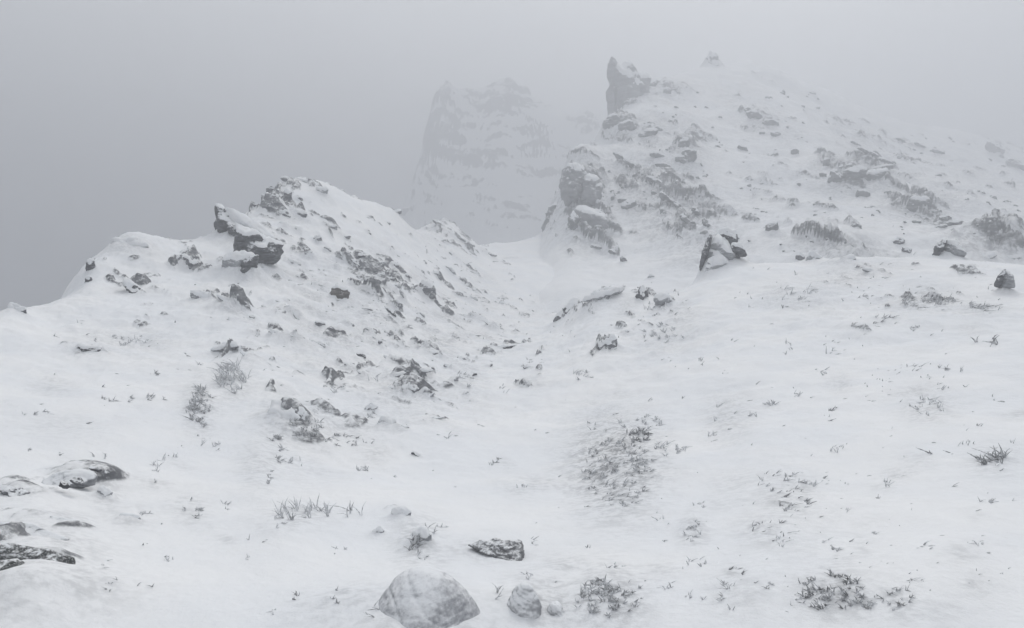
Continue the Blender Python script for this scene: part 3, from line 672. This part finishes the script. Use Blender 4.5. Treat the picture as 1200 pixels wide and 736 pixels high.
# splintered ledges running down the ridge
rs2 = random.Random(4)
SPL = [(404,301,5,24,-38),(418,308,16,5,35),(428,313,18,6,35),(424,300,10,8,30),(444,309,22,6,0),(462,311,14,10,15),(447,322,12,7,-10),(458,328,14,6,-10),
 (438,333,46,4,33),(452,338,30,4,25),(465,336,12,8,20),(476,324,10,8,0),(473,348,5,26,-22),(463,342,22,5,30),(436,339,10,12,-30),(466,358,10,14,20),(458,365,26,4,38),
 (453,372,24,4,25),(392,315,18,4,30),(385,292,12,6,35),(435,388,22,5,28),(465,388,6,5,30),(453,390,12,4,40),(490,366,20,5,25),(512,322,14,8,25),(528,316,16,6,40),(520,290,14,5,30),
 (533,300,18,5,40),(545,392,40,4,4),(400,397,22,5,25),(410,380,12,4,20),(430,362,14,4,10),(455,420,18,4,30),(470,402,14,4,40),(446,403,6,12,-30),(425,440,24,5,35),(408,430,16,5,40),
 (505,414,24,4,-5),(498,400,8,4,20),(560,372,44,4,34),(578,384,36,3,36),(552,350,18,8,10),(590,356,14,6,20),(525,430,16,5,20),(540,420,14,4,10),(532,447,18,5,-50),(545,462,14,4,-40),
 (572,430,12,4,-30),(384,405,10,5,40),(295,372,10,5,20),(310,360,12,4,30),(380,322,12,4,25),(352,325,14,4,20),(300,395,8,4,20),(336,352,12,5,30),(410,352,8,5,0),(432,273,10,4,10),(405,278,16,4,-5),
 (456,262,6,4,0),(515,262,24,4,36),(530,275,20,4,38),(548,283,22,4,25),(570,296,30,3,15),(600,302,18,3,0),(478,247,16,9,-20),(487,243,12,10,20),(466,248,12,6,0)]
for i, (px, py, w_, h_, a) in enumerate(SPL):
    o_ = rock('rock_splinter', 'narrow splinter of grey rock among the ledges running down the ridge into the saddle', (px, py, w_, h_, a), rs2.choice([M_MID, M_MID, M_RIMED, M_DARK] if px < 500 else [M_MID, M_RIMED]),
         detail=3, rough=.14, cap=.12 if rs2.random() < .6 else 0, cat='rock', group='rock splinters along the ridge ledges', thick=.9)
    later(o_, px, py, ('long' if max(w_, h_) > 19 else 'short')+' grey splinter of rock')
# boulders and wedges close to the path
rock('boulder', 'big domed boulder, mottled grey under frost, at the bottom edge', [(410,735),(424,708),(442,682),(460,667),(480,659),(506,659),(532,671),(554,692),(572,716),(588,745),(592,800),(410,800)], M_BOULDER, Y=ground_at(505,735)[0]+.08, thick=1.2, rough=.014, detail=6, sharp=7, drift=0)
rock('rock', 'wedge shaped rock with a grey striped face set in smooth snow', [(546,645),(556,641),(582,637),(612,640),(616,650),(614,660),(600,668),(588,664)], rock_snow_material('striped_rock', .16, (.13,.133,.14), (.30,.303,.308), False, .70, 1.05, .5), Y=ground_at(585,668)[0]+.21, thick=1.7, rough=.06, detail=5, drift=0)
outcrop('rock_ledge', 'long low ledge with a dark pebbly crust in the lowest corner', [
    dict(poly=[(-20,640),(0,642),(30,648),(60,655),(82,667),(93,683),(80,687),(50,676),(-20,660)], mat=M_LICHEN, Y=ground_at(45,676)[0]+.05, thick=.7, rough=.06, detail=5, drift=0),
    dict(poly=[(-20,664),(4,664),(16,674),(12,684),(-20,690)], mat=M_LICHEN, Y=ground_at(2,686)[0]+.03, thick=1.0, rough=.06, drift=0)])
rock('rock_ledge', 'faint frosted ledge just above the pebbly ledge', (24,628,104,16,12), M_RIMED, thick=.7, rough=.06, detail=5, drift=.1)
rock('rock_ledge', 'thin upper rim of rock over the faint frosted ledge', (52,613,96,8,8), M_RIMED, thick=.7, rough=.07, detail=5, drift=.1)
rock('rock', 'dark edged stone touching the picture border above the ledges', (10,580,46,12,18), M_MID, thick=.9, rough=.09, detail=5, drift=.1)
outcrop('rock_outcrop', 'broad snow covered hump with dark patches showing in its face', [
    dict(poly=[(28,574),(50,560),(80,553),(108,560),(106,572),(70,582),(40,582)], mat=M_RIMED, Y=ground_at(70,576)[0]+.16, thick=1.0, rough=.07, detail=5, drift=0),
    dict(poly=(66,572,16,8,25), mat=M_DARK, Y=ground_at(75,578)[0]-.10, thick=.9, drift=0),
    dict(poly=(83,568,20,11,20), mat=M_DARK, Y=ground_at(75,578)[0]-.10, thick=.9, drift=0),
    dict(poly=(104,553,18,6,18), mat=M_MID, Y=ground_at(104,562)[0], thick=.9)])
rock('rock', 'striped dark chip at the upper end of the patchy snow hump', (112,556,20,10,20), M_MID, rough=.1)
rock('rock', 'small arched rimed stone below the end of the patchy hump', (114,583,22,18,-30), M_RIMED, rough=.08, cap=.3, capthr=.5)
rock('rock', 'low boxy rimed stone below the small arched one', (143,614,34,13,6), M_RIMED, rough=.08, cap=.3, capthr=.6)
rock('rock', 'snow capped stone with a notched rim above the domed boulder', (468,607,24,16,20), M_RIMED, rough=.10, cap=.35, capthr=.4)
rock('rock', 'small stone in the snow beside the notched one', (440,630,16,14,-30), M_RIMED, rough=.10, cap=.3)
rock('rock', 'frosted stone with grassy edge touching the crown of the domed boulder', (490,638,34,26,-10), M_RIMED, rough=.10, cap=.2)
rock('frosted_knob', 'larger of two pale frosted knobs beside the domed boulder', [(590,740),(593,706),(602,690),(618,686),(632,694),(638,712),(640,745)], M_KNOB, Y=ground_at(612,735)[0]+.06, drift=.1, thick=1.1, rough=.05, detail=5, sharp=5, cat='knob')
rock('frosted_knob', 'smaller of two pale frosted knobs beside the domed boulder', [(636,745),(640,722),(650,712),(662,716),(668,734),(668,750)], M_KNOB, Y=ground_at(655,735)[0]+.05, drift=.1, thick=1.1, rough=.05, detail=5, sharp=5, cat='knob')
# outcrops of the misty mountain
def mout(lab, blocks): outcrop('rock_outcrop', lab, [dict(dict(mat=M_MOUNT, rough=.13, cap=.10, thr=.6, skip=44), **b) for b in blocks])
mout('tall bulging crag at the foot of the mountain, smooth boulder below and broken head above', [
    dict(poly=[(664,276),(667,254),(674,243),(690,244),(708,252),(719,266),(722,284),(706,288),(684,280),(668,284)], Y=60, thick=1.3, rough=.06, detail=5, mat=rock_snow_material('crag_rock', 3.0, (.20,.205,.215), (.33,.335,.345), False, .30, .95, .6), thr=.75),
    dict(poly=[(664,276),(665,256),(672,247),(678,256),(676,272),(668,284)], Y=58.2, thick=1.2, mat=M_MOUNT),
    dict(poly=[(657,224),(659,206),(668,194),(682,196),(690,210),(686,232),(672,244),(660,242)], Y=64, thick=1.3, rough=.16, detail=5, mat=bpy.data.materials['crag_rock']),
    dict(poly=[(684,206),(698,208),(705,220),(702,238),(690,244),(680,236)], Y=63, thick=1.3, rough=.16, mat=bpy.data.materials['crag_rock'])])
mout('slanting slab leaning against the crag at the foot of the mountain', [dict(poly=[(634,270),(642,248),(656,230),(664,232),(660,256),(646,280)], Y=68, thick=1.0, cap=.04)])
mout('row of low grey stones trailing down from the bulging crag', [dict(poly=(700,291,24,8,12)), dict(poly=(718,296,14,7,30)), dict(poly=(730,304,12,7,50))])
outcrop('rock_tower', 'ghostly square tower on the edge of the misty mountain', [
    dict(poly=[(710,80),(714,71),(719,74),(724,86),(724,140),(710,140)], Y=110, mat=M_FAR, thick=1.6, rough=.16),
    dict(poly=[(714,76),(726,78),(742,86),(752,94),(758,112),(744,134),(728,144),(714,140)], Y=110, mat=M_FAR, thick=1.3, rough=.17, cap=.06, thr=.6, drift=.1)])
outcrop('rock_tower', 'faint knobbed pillar at the steep end of the distant peak', [
    dict(poly=[(515,108),(522,103),(531,108),(531,140),(516,142)], Y=244, mat=M_MOUNT, thick=1.4, rough=.12),
    dict(poly=[(505,150),(516,134),(536,136),(545,170),(530,190),(506,178)], Y=242, mat=M_MOUNT, thick=1.3, rough=.14)])
rock('rock_tor', 'small round tor on the very top of the misty mountain', (831,82,20,32,0), M_MOUNT, Y=crest_at(831,False), cap=.1, capthr=.3, rough=.16, thick=1.2)
MO = [('broken crag directly beneath the square tower', [(716,147,22,22,0),(733,152,24,18,0)]),
 ('low stepped ledge beside the crag beneath the tower', [(758,160,26,12,-18),(768,154,14,9,-10)]),
 ('dark jagged rocks on the shoulder behind the square tower', [(765,103,16,12,0),(779,112,10,14,0),(750,98,14,7,10)]),
 ('upright rib of rock in the middle of the upper snow face', [(800,170,14,16,50),(806,184,20,18,60),(796,190,16,14,20)]),
 ('toothed ledge under the upright rib', [(770,184,26,8,15),(775,196,22,8,10)]),
 ('long shelf of grey rock crossing the lower face above the crag', [(742,196,34,8,30),(764,212,26,7,20),(725,186,22,7,35)]),
 ('rounded rock bulge beside the bulging crag', [(737,243,24,16,-20),(728,236,12,9,0)]),
 ('rock band high on the face below the tor', [(880,138,22,12,20),(898,147,26,9,0),(872,132,10,7,30)]),
 ('scattered rocks below the high band', [(905,160,14,10,0),(928,180,10,10,0),(890,158,8,6,0),(868,176,16,7,30)]),
 ('large grey outcrop with streaked ledges in the middle of the mist face', [(975,210,18,26,10),(998,204,34,16,-8),(1022,208,40,16,-10),(1008,228,18,12,10),(1030,198,30,7,-8),(990,196,26,6,-10)]),
 ('short column of blocks beside the large streaked outcrop', [(958,178,10,10,0),(965,192,9,14,20),(961,206,9,8,0)]),
 ('smooth grey oval outcrop surrounded by small ledges', [(1074,240,34,20,0),(1090,249,30,7,3),(1060,246,16,8,0)]),
 ('flat ledges just below the smooth oval outcrop', [(1104,257,18,9,0),(1116,262,22,7,-10),(1100,266,18,5,-10),(1072,260,12,6,0)]),
 ('curved ledge high behind the large streaked outcrop', [(1012,180,34,5,25),(1032,190,30,5,15),(998,170,18,4,30)]),
 ('stepped rocks beneath the large streaked outcrop', [(978,285,22,10,35),(966,295,14,10,10),(960,280,16,6,40)]),
 ('grey rock bank behind the two toned rock', [(1120,273,22,10,-30),(1112,280,14,8,0)]),
 ('streak of rock slanting up from the grey bank into mist', [(1150,264,36,8,-30),(1168,254,18,4,-30)]),
 ('dark grey rock bank at the edge of the picture under thick mist', [(1180,276,44,16,-8),(1192,288,30,14,0),(1165,286,20,10,10)]),
 ('faint crag high in the cloud at the edge of the picture', [(1160,176,30,12,40),(1185,194,30,12,30)]),
 ('thin ledges at the upper edge of the mist face', [(1095,180,26,6,10),(1072,172,18,5,25),(1050,166,16,4,20)]),
 ('rime streaked rocks above the leaning black edged blade', [(802,258,22,8,50),(815,250,20,7,50),(790,240,24,8,45),(826,262,18,7,60),(778,232,20,8,40)])]
for lab, bl in MO: mout(lab, [dict(poly=q, detail=3 if max(q[2:4]) < 16 else 4) for q in bl])
r3 = random.Random(9)
def sprinkle(name, label, group, area, n, wmin, wmax, mat, ang, skip=0, cat='rock'):
    x0, x1, y0, y1 = area; k = 0
    for _ in range(n*4):
        if k >= n: break
        px, py = r3.uniform(x0, x1), r3.uniform(y0, y1); g_ = ground_at(px, py, 0)
        if g_ is None or g_[0] < skip or perlin(px/38., py/30., 3.3) < -.08: continue
        w_ = r3.uniform(wmin, wmax)*r3.uniform(.7, 1.2)
        o_ = rock(name, label, (px, py, w_, w_*r3.uniform(.35, .8), r3.gauss(*ang)), mat, detail=2, rough=.13, cat=cat, group=group, skip=skip, thick=1.0); k += 1
        later(o_, px, py, ('tiny' if w_ < 5 else 'small')+' dark rock in mist')
sprinkle('small_rock', 'small dark rock dotting the misty face between the tower and the streaked outcrop', 'small rocks on the upper mist face', (740,960,110,215), 70, 3, 8, M_MOUNT, (20,25), 44)
sprinkle('small_rock', 'small dark rock dotting the lower misty snow above the leaning black edged blade', 'small rocks on the lower mist face', (830,1060,215,296), 75, 3, 8, M_MOUNT, (15,25), 36)
sprinkle('small_rock', 'small rock in the rime streaked band between the bulging crag and the black edged blade', 'small rocks in the streaked band', (700,835,195,275), 75, 3, 11, M_MOUNT, (45,20), 40)
sprinkle('small_rock', 'small rock on the fading mist slope beyond the smooth oval outcrop', 'small rocks on the fading mist slope', (1030,1198,160,275), 60, 3, 9, M_MOUNT, (15,20), 36)

# ---- snow drifted against the rocks
RIMEH = np.zeros_like(GZ)
for px, py, r_, h_ in [(392,722,.16,.035),(505,800,.34,.05),(15,700,.25,.05),(60,705,.2,.04),(560,655,.16,.03)]:
    g_ = ground_at(px, py); DRIFT.append(((px-600)/1000*g_[0], g_[0], r_, h_))
for (x, y, r_, h_) in DRIFT:
    y0 = y+.25*r_; rr = max(r_*1.5, .05)
    i0, i1 = np.searchsorted(rw, [y0-2.6*rr*1.3+Q0, y0+2.6*rr*1.3+Q0])
    if i1 <= i0: continue
    c0, c1 = np.searchsorted(uu, [(x-2.6*rr)/rw[i0], (x+2.6*rr)/rw[i0]]); c0 = max(c0-3, 0); c1 = min(c1+3, nc)
    sl_ = (slice(i0, i1), slice(c0, c1)); X = GX[sl_]; Y_ = GY[sl_]
    n_ = fbm(X/r_*.9, Y_/r_*.9, X*0+x, 2)
    q = ((X-x)/rr)**2+((Y_-y0)/(rr*1.25))**2
    GZ[sl_] += h_*(1+.7*n_)*np.exp(-q*1.6)
    RIMEH[sl_] = np.maximum(RIMEH[sl_], .42*np.exp(-q*1.1))
build_table()
idx = np.arange(nr*nc).reshape(nr, nc)
quads = np.stack([idx[:-1, :-1], idx[:-1, 1:], idx[1:, 1:], idx[1:, :-1]], -1).reshape(-1, 4)
flab = GLAB[:-1, :-1].ravel()
allco = np.stack([GX, GY, GZ], -1).reshape(-1, 3)
GROW = HORIZON-(GZ-CAMZ)/np.maximum(GY, .5)*1000
THINV = (gauss_sum(THIN, GPX, GROW, 1.1)*(GLAB == 0)+gauss_sum(THINM, GPX, GROW, 1.2)*(GLAB == 1)).ravel()
THINV = np.maximum(THINV, RIMEH.ravel())
rockatt = np.clip(GUP.ravel()*2.2+.45, 0, 1)
for k, nm in enumerate(('snowfield', 'mountain', 'distant_peak')):
    q = quads[flab == k]
    used, inv = np.unique(q, return_inverse=True)
    o = mesh_obj(nm, allco[used], inv.reshape(q.shape), MT[k], kind='structure')
    a = o.data.attributes.new('thin', 'FLOAT', 'POINT'); a.data.foreach_set('value', THINV[used].astype(np.float32))
    a = o.data.attributes.new('rock', 'FLOAT', 'POINT'); a.data.foreach_set('value', rockatt[used].astype(np.float32))

# ---- grass -----------------------------------------------------------------------------------------
def blade_geo(p, d, L, wd, bend, r, seg=3):
    """one bent, tapering, rime-thick blade: 4-sided"""
    up = d/np.linalg.norm(d); side = np.cross(up, [0, 1, .2]); side /= max(np.linalg.norm(side), 1e-6); fr = np.cross(side, up)
    V = []; 
    for i in range(seg+1):
        t = i/seg; c = p+up*L*t+bend*(t*t*L); w_ = wd*(1-.75*t*t)*(.7 if i == 0 else 1)
        V += [c+side*w_, c+fr*w_, c-side*w_, c-fr*w_]
    Fs = []
    for i in range(seg):
        for k in range(4): Fs.append((i*4+k, i*4+(k+1) % 4, i*4+4+(k+1) % 4, i*4+4+k))
    Fs.append((seg*4, seg*4+1, seg*4+2, seg*4+3))
    return V, Fs
def blades(spec, r):
    """SPEC: list of (px, py, length px, angle from upright deg, width px)"""
    VV, FF = [], []
    for (px, py, L, a, wd) in spec:
        g_ = ground_at(px, py)
        if g_ is None: continue
        Y = g_[0]; p = P3(px, py, Y); p[2] -= .15*L*Y/1000
        a = math.radians(a); d = np.array([math.sin(a), r.uniform(-.5, .3), math.cos(a)]); Lw = L*Y/1000*1.1
        b = np.array([r.uniform(-.5, .5), r.uniform(-.4, .1), -r.uniform(.0, .45)])
        V, Fs = blade_geo(p, d, Lw, wd*Y/2000, b, r); o = len(VV)
        VV += V; FF += [tuple(o+i for i in f) for f in Fs]
    return np.array(VV), FF
def tuft(label, spec, seed, mat=M_GRASS, group=None, name='grass_tuft', cat='grass tuft'):
    r = random.Random(seed); V, Fs = blades(spec, r)
    if len(V) == 0: return
    base = V[0].copy(); o = mesh_obj(name, V-base, Fs, mat); o.location = base
    o['label'] = label; o['category'] = cat
    if group: o['group'] = group
    return o
def clump(cx, cy, rx, ry, n, L, ang, spread, seed, wd=1.9, rot=0):
    r = random.Random(seed); out = []
    tries = 0
    while len(out) < n and tries < n*20:
        tries += 1; x, y = r.uniform(-1, 1), r.uniform(-1, 1)
        if x*x+y*y > 1 or perlin(x*2.2+seed, y*2.2, .5) < -.3: continue
        X, Y_ = x*rx, y*ry; a = math.radians(rot); lean = r.gauss(0, spread*.6)
        for _b in range(r.randint(3, 6) if n > 12 else r.randint(1, 3)):
          out.append((cx+X*math.cos(a)-Y_*math.sin(a)+r.gauss(0, .8), cy+X*math.sin(a)+Y_*math.cos(a)+r.gauss(0, .4), L*r.uniform(.5, 1.3), ang+lean+r.gauss(0, min(spread, 28)), wd*r.uniform(.5, 1.05)))
    return out
BIG = [
 ('big round tussock furred with rime in the open snow', (724,556,42,44,300,7,60,50), M_GRASS, 2.3),
 ('dark grass showing through the crown of the big round tussock', (750,513,13,8,26,9,10,30), M_GRASSD, 3.0),
 ('rimed grass fringe on the upper side of the big round tussock', (752,498,26,10,30,7,30,40), M_GRASSL, 2.0),
 ('shaggy tussock with dark roots at the bottom edge beside the frosted knobs', (705,712,30,24,110,10,10,40), M_GRASS, 2.4),
 ('thin grass on the far side of the shaggy bottom tussock', (738,705,18,22,26,8,20,40), M_GRASS, 1.8),
 ('rimed tussock shaped like a small fir below the arched stone', (231,478,16,24,80,8,10,45), M_GRASS, 2.4),
 ('pale sheaf of rimed grass fanned against the slope beside the fir shaped tussock', (270,446,18,18,70,14,-20,18), M_GRASSL, 1.9),
 ('row of tall rimed blades standing on the rim of the snow hollow', (352,606,34,9,34,20,-8,12), M_GRASSL, 2.0),
 ('short rimed grass bending over the lower end of the hollow rim', (322,618,12,10,16,9,40,30), M_GRASSL, 1.8),
 ('few tall thin blades at the far end of the hollow rim', (412,606,14,5,6,24,-5,10), M_GRASS, 2.0),
 ('line of grass tips climbing beside the large rimed boulder', (322,530,6,22,26,7,30,50), M_GRASS, 2.2),
 ('trail of grass tips below the climbing line', (309,562,5,14,14,6,20,50), M_GRASS, 2.0),
 ('grass fringe on the lower edge of the large rimed boulder', (356,500,24,14,46,7,10,50), M_GRASS, 2.0),
 ('string of grass tips trailing away from the large rimed boulder', (405,518,38,7,40,6,60,40), M_GRASS, 2.0),
 ('small sprig like a fern alone in the snow below the hollow', (344,712,7,10,12,8,0,50), M_GRASSD, 2.2),
 ('small sprig beside the foot of the domed boulder', (390,708,7,12,14,7,20,50), M_GRASS, 2.2),
 ('grass sprouting beside the frosted stone above the domed boulder', (483,645,7,16,22,10,20,35), M_GRASSD, 2.2),
 ('short tips of grass on the skyline end of the frosted stone', (500,628,6,8,6,12,15,15), M_GRASS, 2.2),
 ('two stiff stalks between the domed boulder and the frosted knobs', (579,712,8,10,4,18,20,12), M_GRASS, 2.6),
 ('grass in front of the domed boulder at the bottom edge', (436,722,12,12,8,14,-30,30), M_GRASS, 2.4),
 ('little ring of grass tips in the middle of the smooth snow', (580,543,9,8,10,6,40,40), M_GRASS, 2.0),
 ('grass clump with dark hollows on the open slope, upper of two', (935,594,20,10,26,8,70,40), M_GRASSD, 2.2),
 ('curved fringe of grass over the upper dark hollowed clump', (918,568,26,14,34,7,40,50), M_GRASS, 2.0),
 ('grass clump with dark hollows on the open slope, lower of two', (905,628,22,14,34,9,75,35), M_GRASSD, 2.0),
 ('small dark grass clump between the hollowed clumps and the stray blades', (865,680,11,7,12,8,70,40), M_GRASSD, 2.2),
 ('stray bent blades around the bottom edge below the small dark clump', (860,712,34,22,18,12,-30,35), M_GRASS, 2.0),
 ('wide thatch of grass stems at the bottom edge, its larger clump', (985,702,40,24,120,9,-25,40), M_GRASSD, 2.0),
 ('purplish tuft in the middle of the wide bottom thatch', (1022,716,14,10,30,7,10,50), M_GRASS, 2.0),
 ('outer tuft of the wide bottom thatch', (1062,712,18,14,34,8,20,40), M_GRASS, 2.0),
 ('bushy dark tuft with drooping blades near the picture edge', (1172,542,16,9,30,15,-35,30), M_GRASSD, 2.2),
 ('two dark blades lying parallel in the snow', (1112,534,14,5,3,14,-58,6), M_GRASSD, 2.6),
 ('grass tips in a soft rimed mound above the parallel blades', (1092,478,22,12,30,7,-20,40), M_GRASSL, 2.0),
 ('dark forked tuft standing clear on the slope below the fang of rock', (1160,402,13,6,9,13,10,40), M_GRASSD, 2.2),
 ('long line of wind bent grass under the snow crest', (1085,354,32,6,50,10,60,30), M_GRASS, 2.0),
 ('end knot of the long wind bent grass line', (1153,362,20,6,34,9,60,40), M_GRASS, 2.0),
 ('thin grass linking the wind bent line to its end knot', (1120,356,20,3,18,9,80,20), M_GRASS, 1.8),
 ('grass streak below the wind bent line', (1028,374,16,7,20,8,70,30), M_GRASS, 2.0),
 ('feathery grass streak below the little dark crest rock', (932,346,26,8,26,10,60,35), M_GRASSL, 1.8),
 ('grass tips along the bank below the snow crest, first clump', (1080,432,18,4,16,8,70,30), M_GRASS, 2.0),
 ('grass tips along the bank below the snow crest, second clump', (1112,434,20,6,14,8,-30,30), M_GRASS, 2.0),
 ('dark little clump alone in the wide smooth snow', (985,483,12,4,14,7,75,25), M_GRASSD, 2.2),
 ('dark specks of grass just under the lone clump', (975,494,8,3,8,6,80,25), M_GRASSD, 2.2),
 ('faint rimed tuft in the smooth slope beyond the big tussock', (854,488,18,18,20,6,10,50), M_GRASSL, 2.0),
 ('faint round tuft below the big tussock', (816,630,12,16,22,6,10,60), M_GRASSL, 2.2),
 ('short streak of grass across the slope above the faint round tuft', (820,428,10,8,10,8,50,40), M_GRASS, 1.8),
 ('grass along the upper edge of the patchy hump', (180,556,16,14,16,9,-20,30), M_GRASSL, 2.0),
 ('grass tuft in the snow between the patchy hump and the snow hollow', (215,602,18,14,22,7,30,45), M_GRASSL, 2.0),
 ('three stray stalks below the low boxy stone', (155,694,16,7,4,10,20,25), M_GRASS, 2.0),
 ('tiny stalks over the dark end of the patchy hump', (112,540,14,6,4,12,0,20), M_GRASS, 1.8),
 ('faint grass tips beside the long wind scoured snow', (38,488,22,6,16,6,50,40), M_GRASSL, 1.8),
 ('line of grass tips in the snow below the flat dark rock', (150,469,38,4,24,6,60,40), M_GRASS, 2.0),
 ('rimed grass under the flat dark rock', (145,400,40,8,34,6,60,30), M_GRASSL, 1.8),
 ('stubby tuft near the hook of the gully ledges', (385,450,20,8,20,6,50,40), M_GRASS, 1.8),
 ('rimed grass on the slope beyond the streaky rock', (778,392,26,12,34,6,-20,40), M_GRASSL, 1.8),
 ('tips of grass below the streaky rock', (690,442,12,6,10,6,-30,40), M_GRASS, 1.8),
 ('curl of grass at the bend of the gully', (617,428,10,8,12,6,60,40), M_GRASS, 1.8),
 ('fine line of rimed grass along the gully bottom', (545,455,10,20,18,6,50,30), M_GRASSL, 1.8)]
for i, (lab, (cx, cy, rx, ry, n, L, ang, sp), mt, wd) in enumerate(BIG):
    tuft(lab, clump(cx, cy, rx, ry, int(n*(2.6 if n > 20 else 1.4)), L*.95, ang, sp, 300+i, wd*.85), 300+i, mt)
# lone tips scattered over the slope: (column, row, number, length, angle)
TIPS = [(1010,560,2,7,70),(1037,590,3,6,10),(1000,606,3,6,30),(965,610,2,6,70),(1032,630,3,6,30),(1088,625,1,9,70),(1110,668,1,6,70),(1120,576,2,8,70),(1150,602,2,12,70),(1165,592,2,10,70),
 (1166,654,1,12,80),(972,564,1,7,20),(955,535,2,8,60),(918,502,3,9,70),(1040,462,1,7,75),(1100,520,1,7,60),(1192,520,2,8,20),(1140,520,2,7,-20),(1000,640,2,6,60),(935,720,2,7,60),
 (1135,455,2,8,-20),(1155,500,2,8,-20),(1000,420,2,8,70),(980,400,2,7,60),(905,380,2,7,60),(880,360,2,6,60),(860,400,2,6,50),(920,362,3,7,30),(1010,345,3,8,70),(1050,380,3,9,70),(1180,330,2,6,70),
 (780,640,2,5,60),(770,660,2,6,60),(690,650,2,6,10),(820,560,1,6,70),(760,470,2,6,40),(722,488,2,8,50),(770,528,2,6,30),(640,510,1,8,75),(628,508,1,7,80),(530,576,1,14,85),(655,562,1,5,60),
 (600,480,1,6,60),(560,500,1,6,60),(520,560,1,7,75),(462,560,1,5,40),(285,662,2,9,-10),(287,640,1,8,0),(300,640,2,8,60),(260,602,2,6,30),(205,526,2,5,70),(160,645,1,6,70),(130,690,1,8,-30),
 (182,620,1,6,60),(60,535,2,6,60),(25,530,3,6,40),(95,500,3,6,60),(120,455,2,6,50),(60,440,2,6,70),(230,430,3,6,40),(205,380,2,6,60),(90,378,2,6,60),(60,395,2,6,60),(180,440,3,6,50),(215,415,2,6,50),
 (690,600,2,6,40),(655,690,1,6,50),(750,660,1,8,70),(905,700,2,9,-30),(895,690,1,9,-20),(952,700,1,10,-30),(1078,690,2,9,20),(1098,700,2,8,70),(850,440,2,6,60),(885,452,2,6,60),(905,455,1,6,60),
 (1015,470,2,6,60),(800,470,2,6,60),(700,500,1,6,60),(840,520,1,6,60),(1060,560,1,6,60),(1185,470,2,9,-60),(1170,468,1,7,-40),(1195,590,1,8,60)]
for i, (px, py, n, L, a) in enumerate(TIPS):
    o_ = tuft('few short tips of rimed grass just breaking the open snow, away from any rock', clump(px, py, 4, 2.5, n+1, L*.85, a, 25, 900+i, 1.8), 900+i, M_GRASSD if i % 3 == 0 else M_GRASS, group='lone grass tips in the open snow')
    later(o_, px, py, 'few grass tips')
_q = random.Random(5)
for i in range(64):
    px, py = (_q.uniform(620, 1195), _q.uniform(345, 728)) if i % 3 else (_q.uniform(15, 620), _q.uniform(430, 728))
    o_ = tuft('pale frosted sprig', clump(px, py, _q.uniform(5, 12), _q.uniform(3, 7), _q.randint(5, 14), _q.uniform(5, 9), _q.uniform(-20, 50), 35, 1300+i, 1.9), 1300+i, M_GRASSL, group='pale frosted grass sprigs on the open slopes')
    later(o_, px, py, 'pale frosted sprig')
# specks of rime and grass too many to count
r5 = random.Random(21); spec = []
for (cx, cy, rx, ry, n) in [(400,350,200,70,260),(330,460,200,50,140),(470,480,110,60,130),(150,430,150,60,70),(600,410,90,50,60),(740,400,120,50,60),(1000,340,220,30,200),(1050,430,160,60,120),(960,600,220,130,190),(430,370,100,60,200),(150,580,160,90,40),(650,600,400,120,40),(560,330,70,40,50),(1050,690,150,40,60)]:
    for _ in range(n):
        x, y = r5.gauss(0, .5), r5.gauss(0, .5); px, py = cx+x*rx, cy+y*ry
        if not (0 < px < 1200 and py < 735) or perlin(px/45., py/28., 8.8) < -.05: continue
        g_ = ground_at(px, py)
        if g_ is None or g_[0] > 75: continue
        spec.append((px, py, r5.uniform(2, 6), 60+r5.gauss(0, 40) if px > 600 else 110+r5.gauss(0, 35), r5.uniform(.8, 1.7)))
V, Fs = blades(spec, r5)
o = mesh_obj('grass_tips', V, Fs, M_GRASS); o['kind'] = 'stuff'
name_small()

# ------------------------------------------------------------------ haze
bm = bmesh.new(); bmesh.ops.create_cube(bm, size=1)
me = bpy.data.meshes.new('haze'); 
zlo, zhi = float(GZ.min())-1.0, 62.0
for vtx in bm.verts: vtx.co = Vector((vtx.co.x*1900, vtx.co.y*1300+300, (zlo+zhi)/2+vtx.co.z*(zhi-zlo)))
bm.to_mesh(me); bm.free()
hz = bpy.data.objects.new('haze', me); COL.objects.link(hz); hz['kind'] = 'stuff'
m, nt_ = make_mat('mist'); pv = nt_.nodes.new('ShaderNodeVolumePrincipled'); oo = nt_.nodes.new('ShaderNodeOutputMaterial')
pv.inputs['Color'].default_value = (*HAZE_COLOR, 1); pv.inputs['Density'].default_value = HAZE_DENSITY; pv.inputs['Anisotropy'].default_value = .30
nt_.links.new(pv.outputs[0], oo.inputs['Volume']); me.materials.append(m)
print('terrain', nr*nc, 'zlo', zlo)
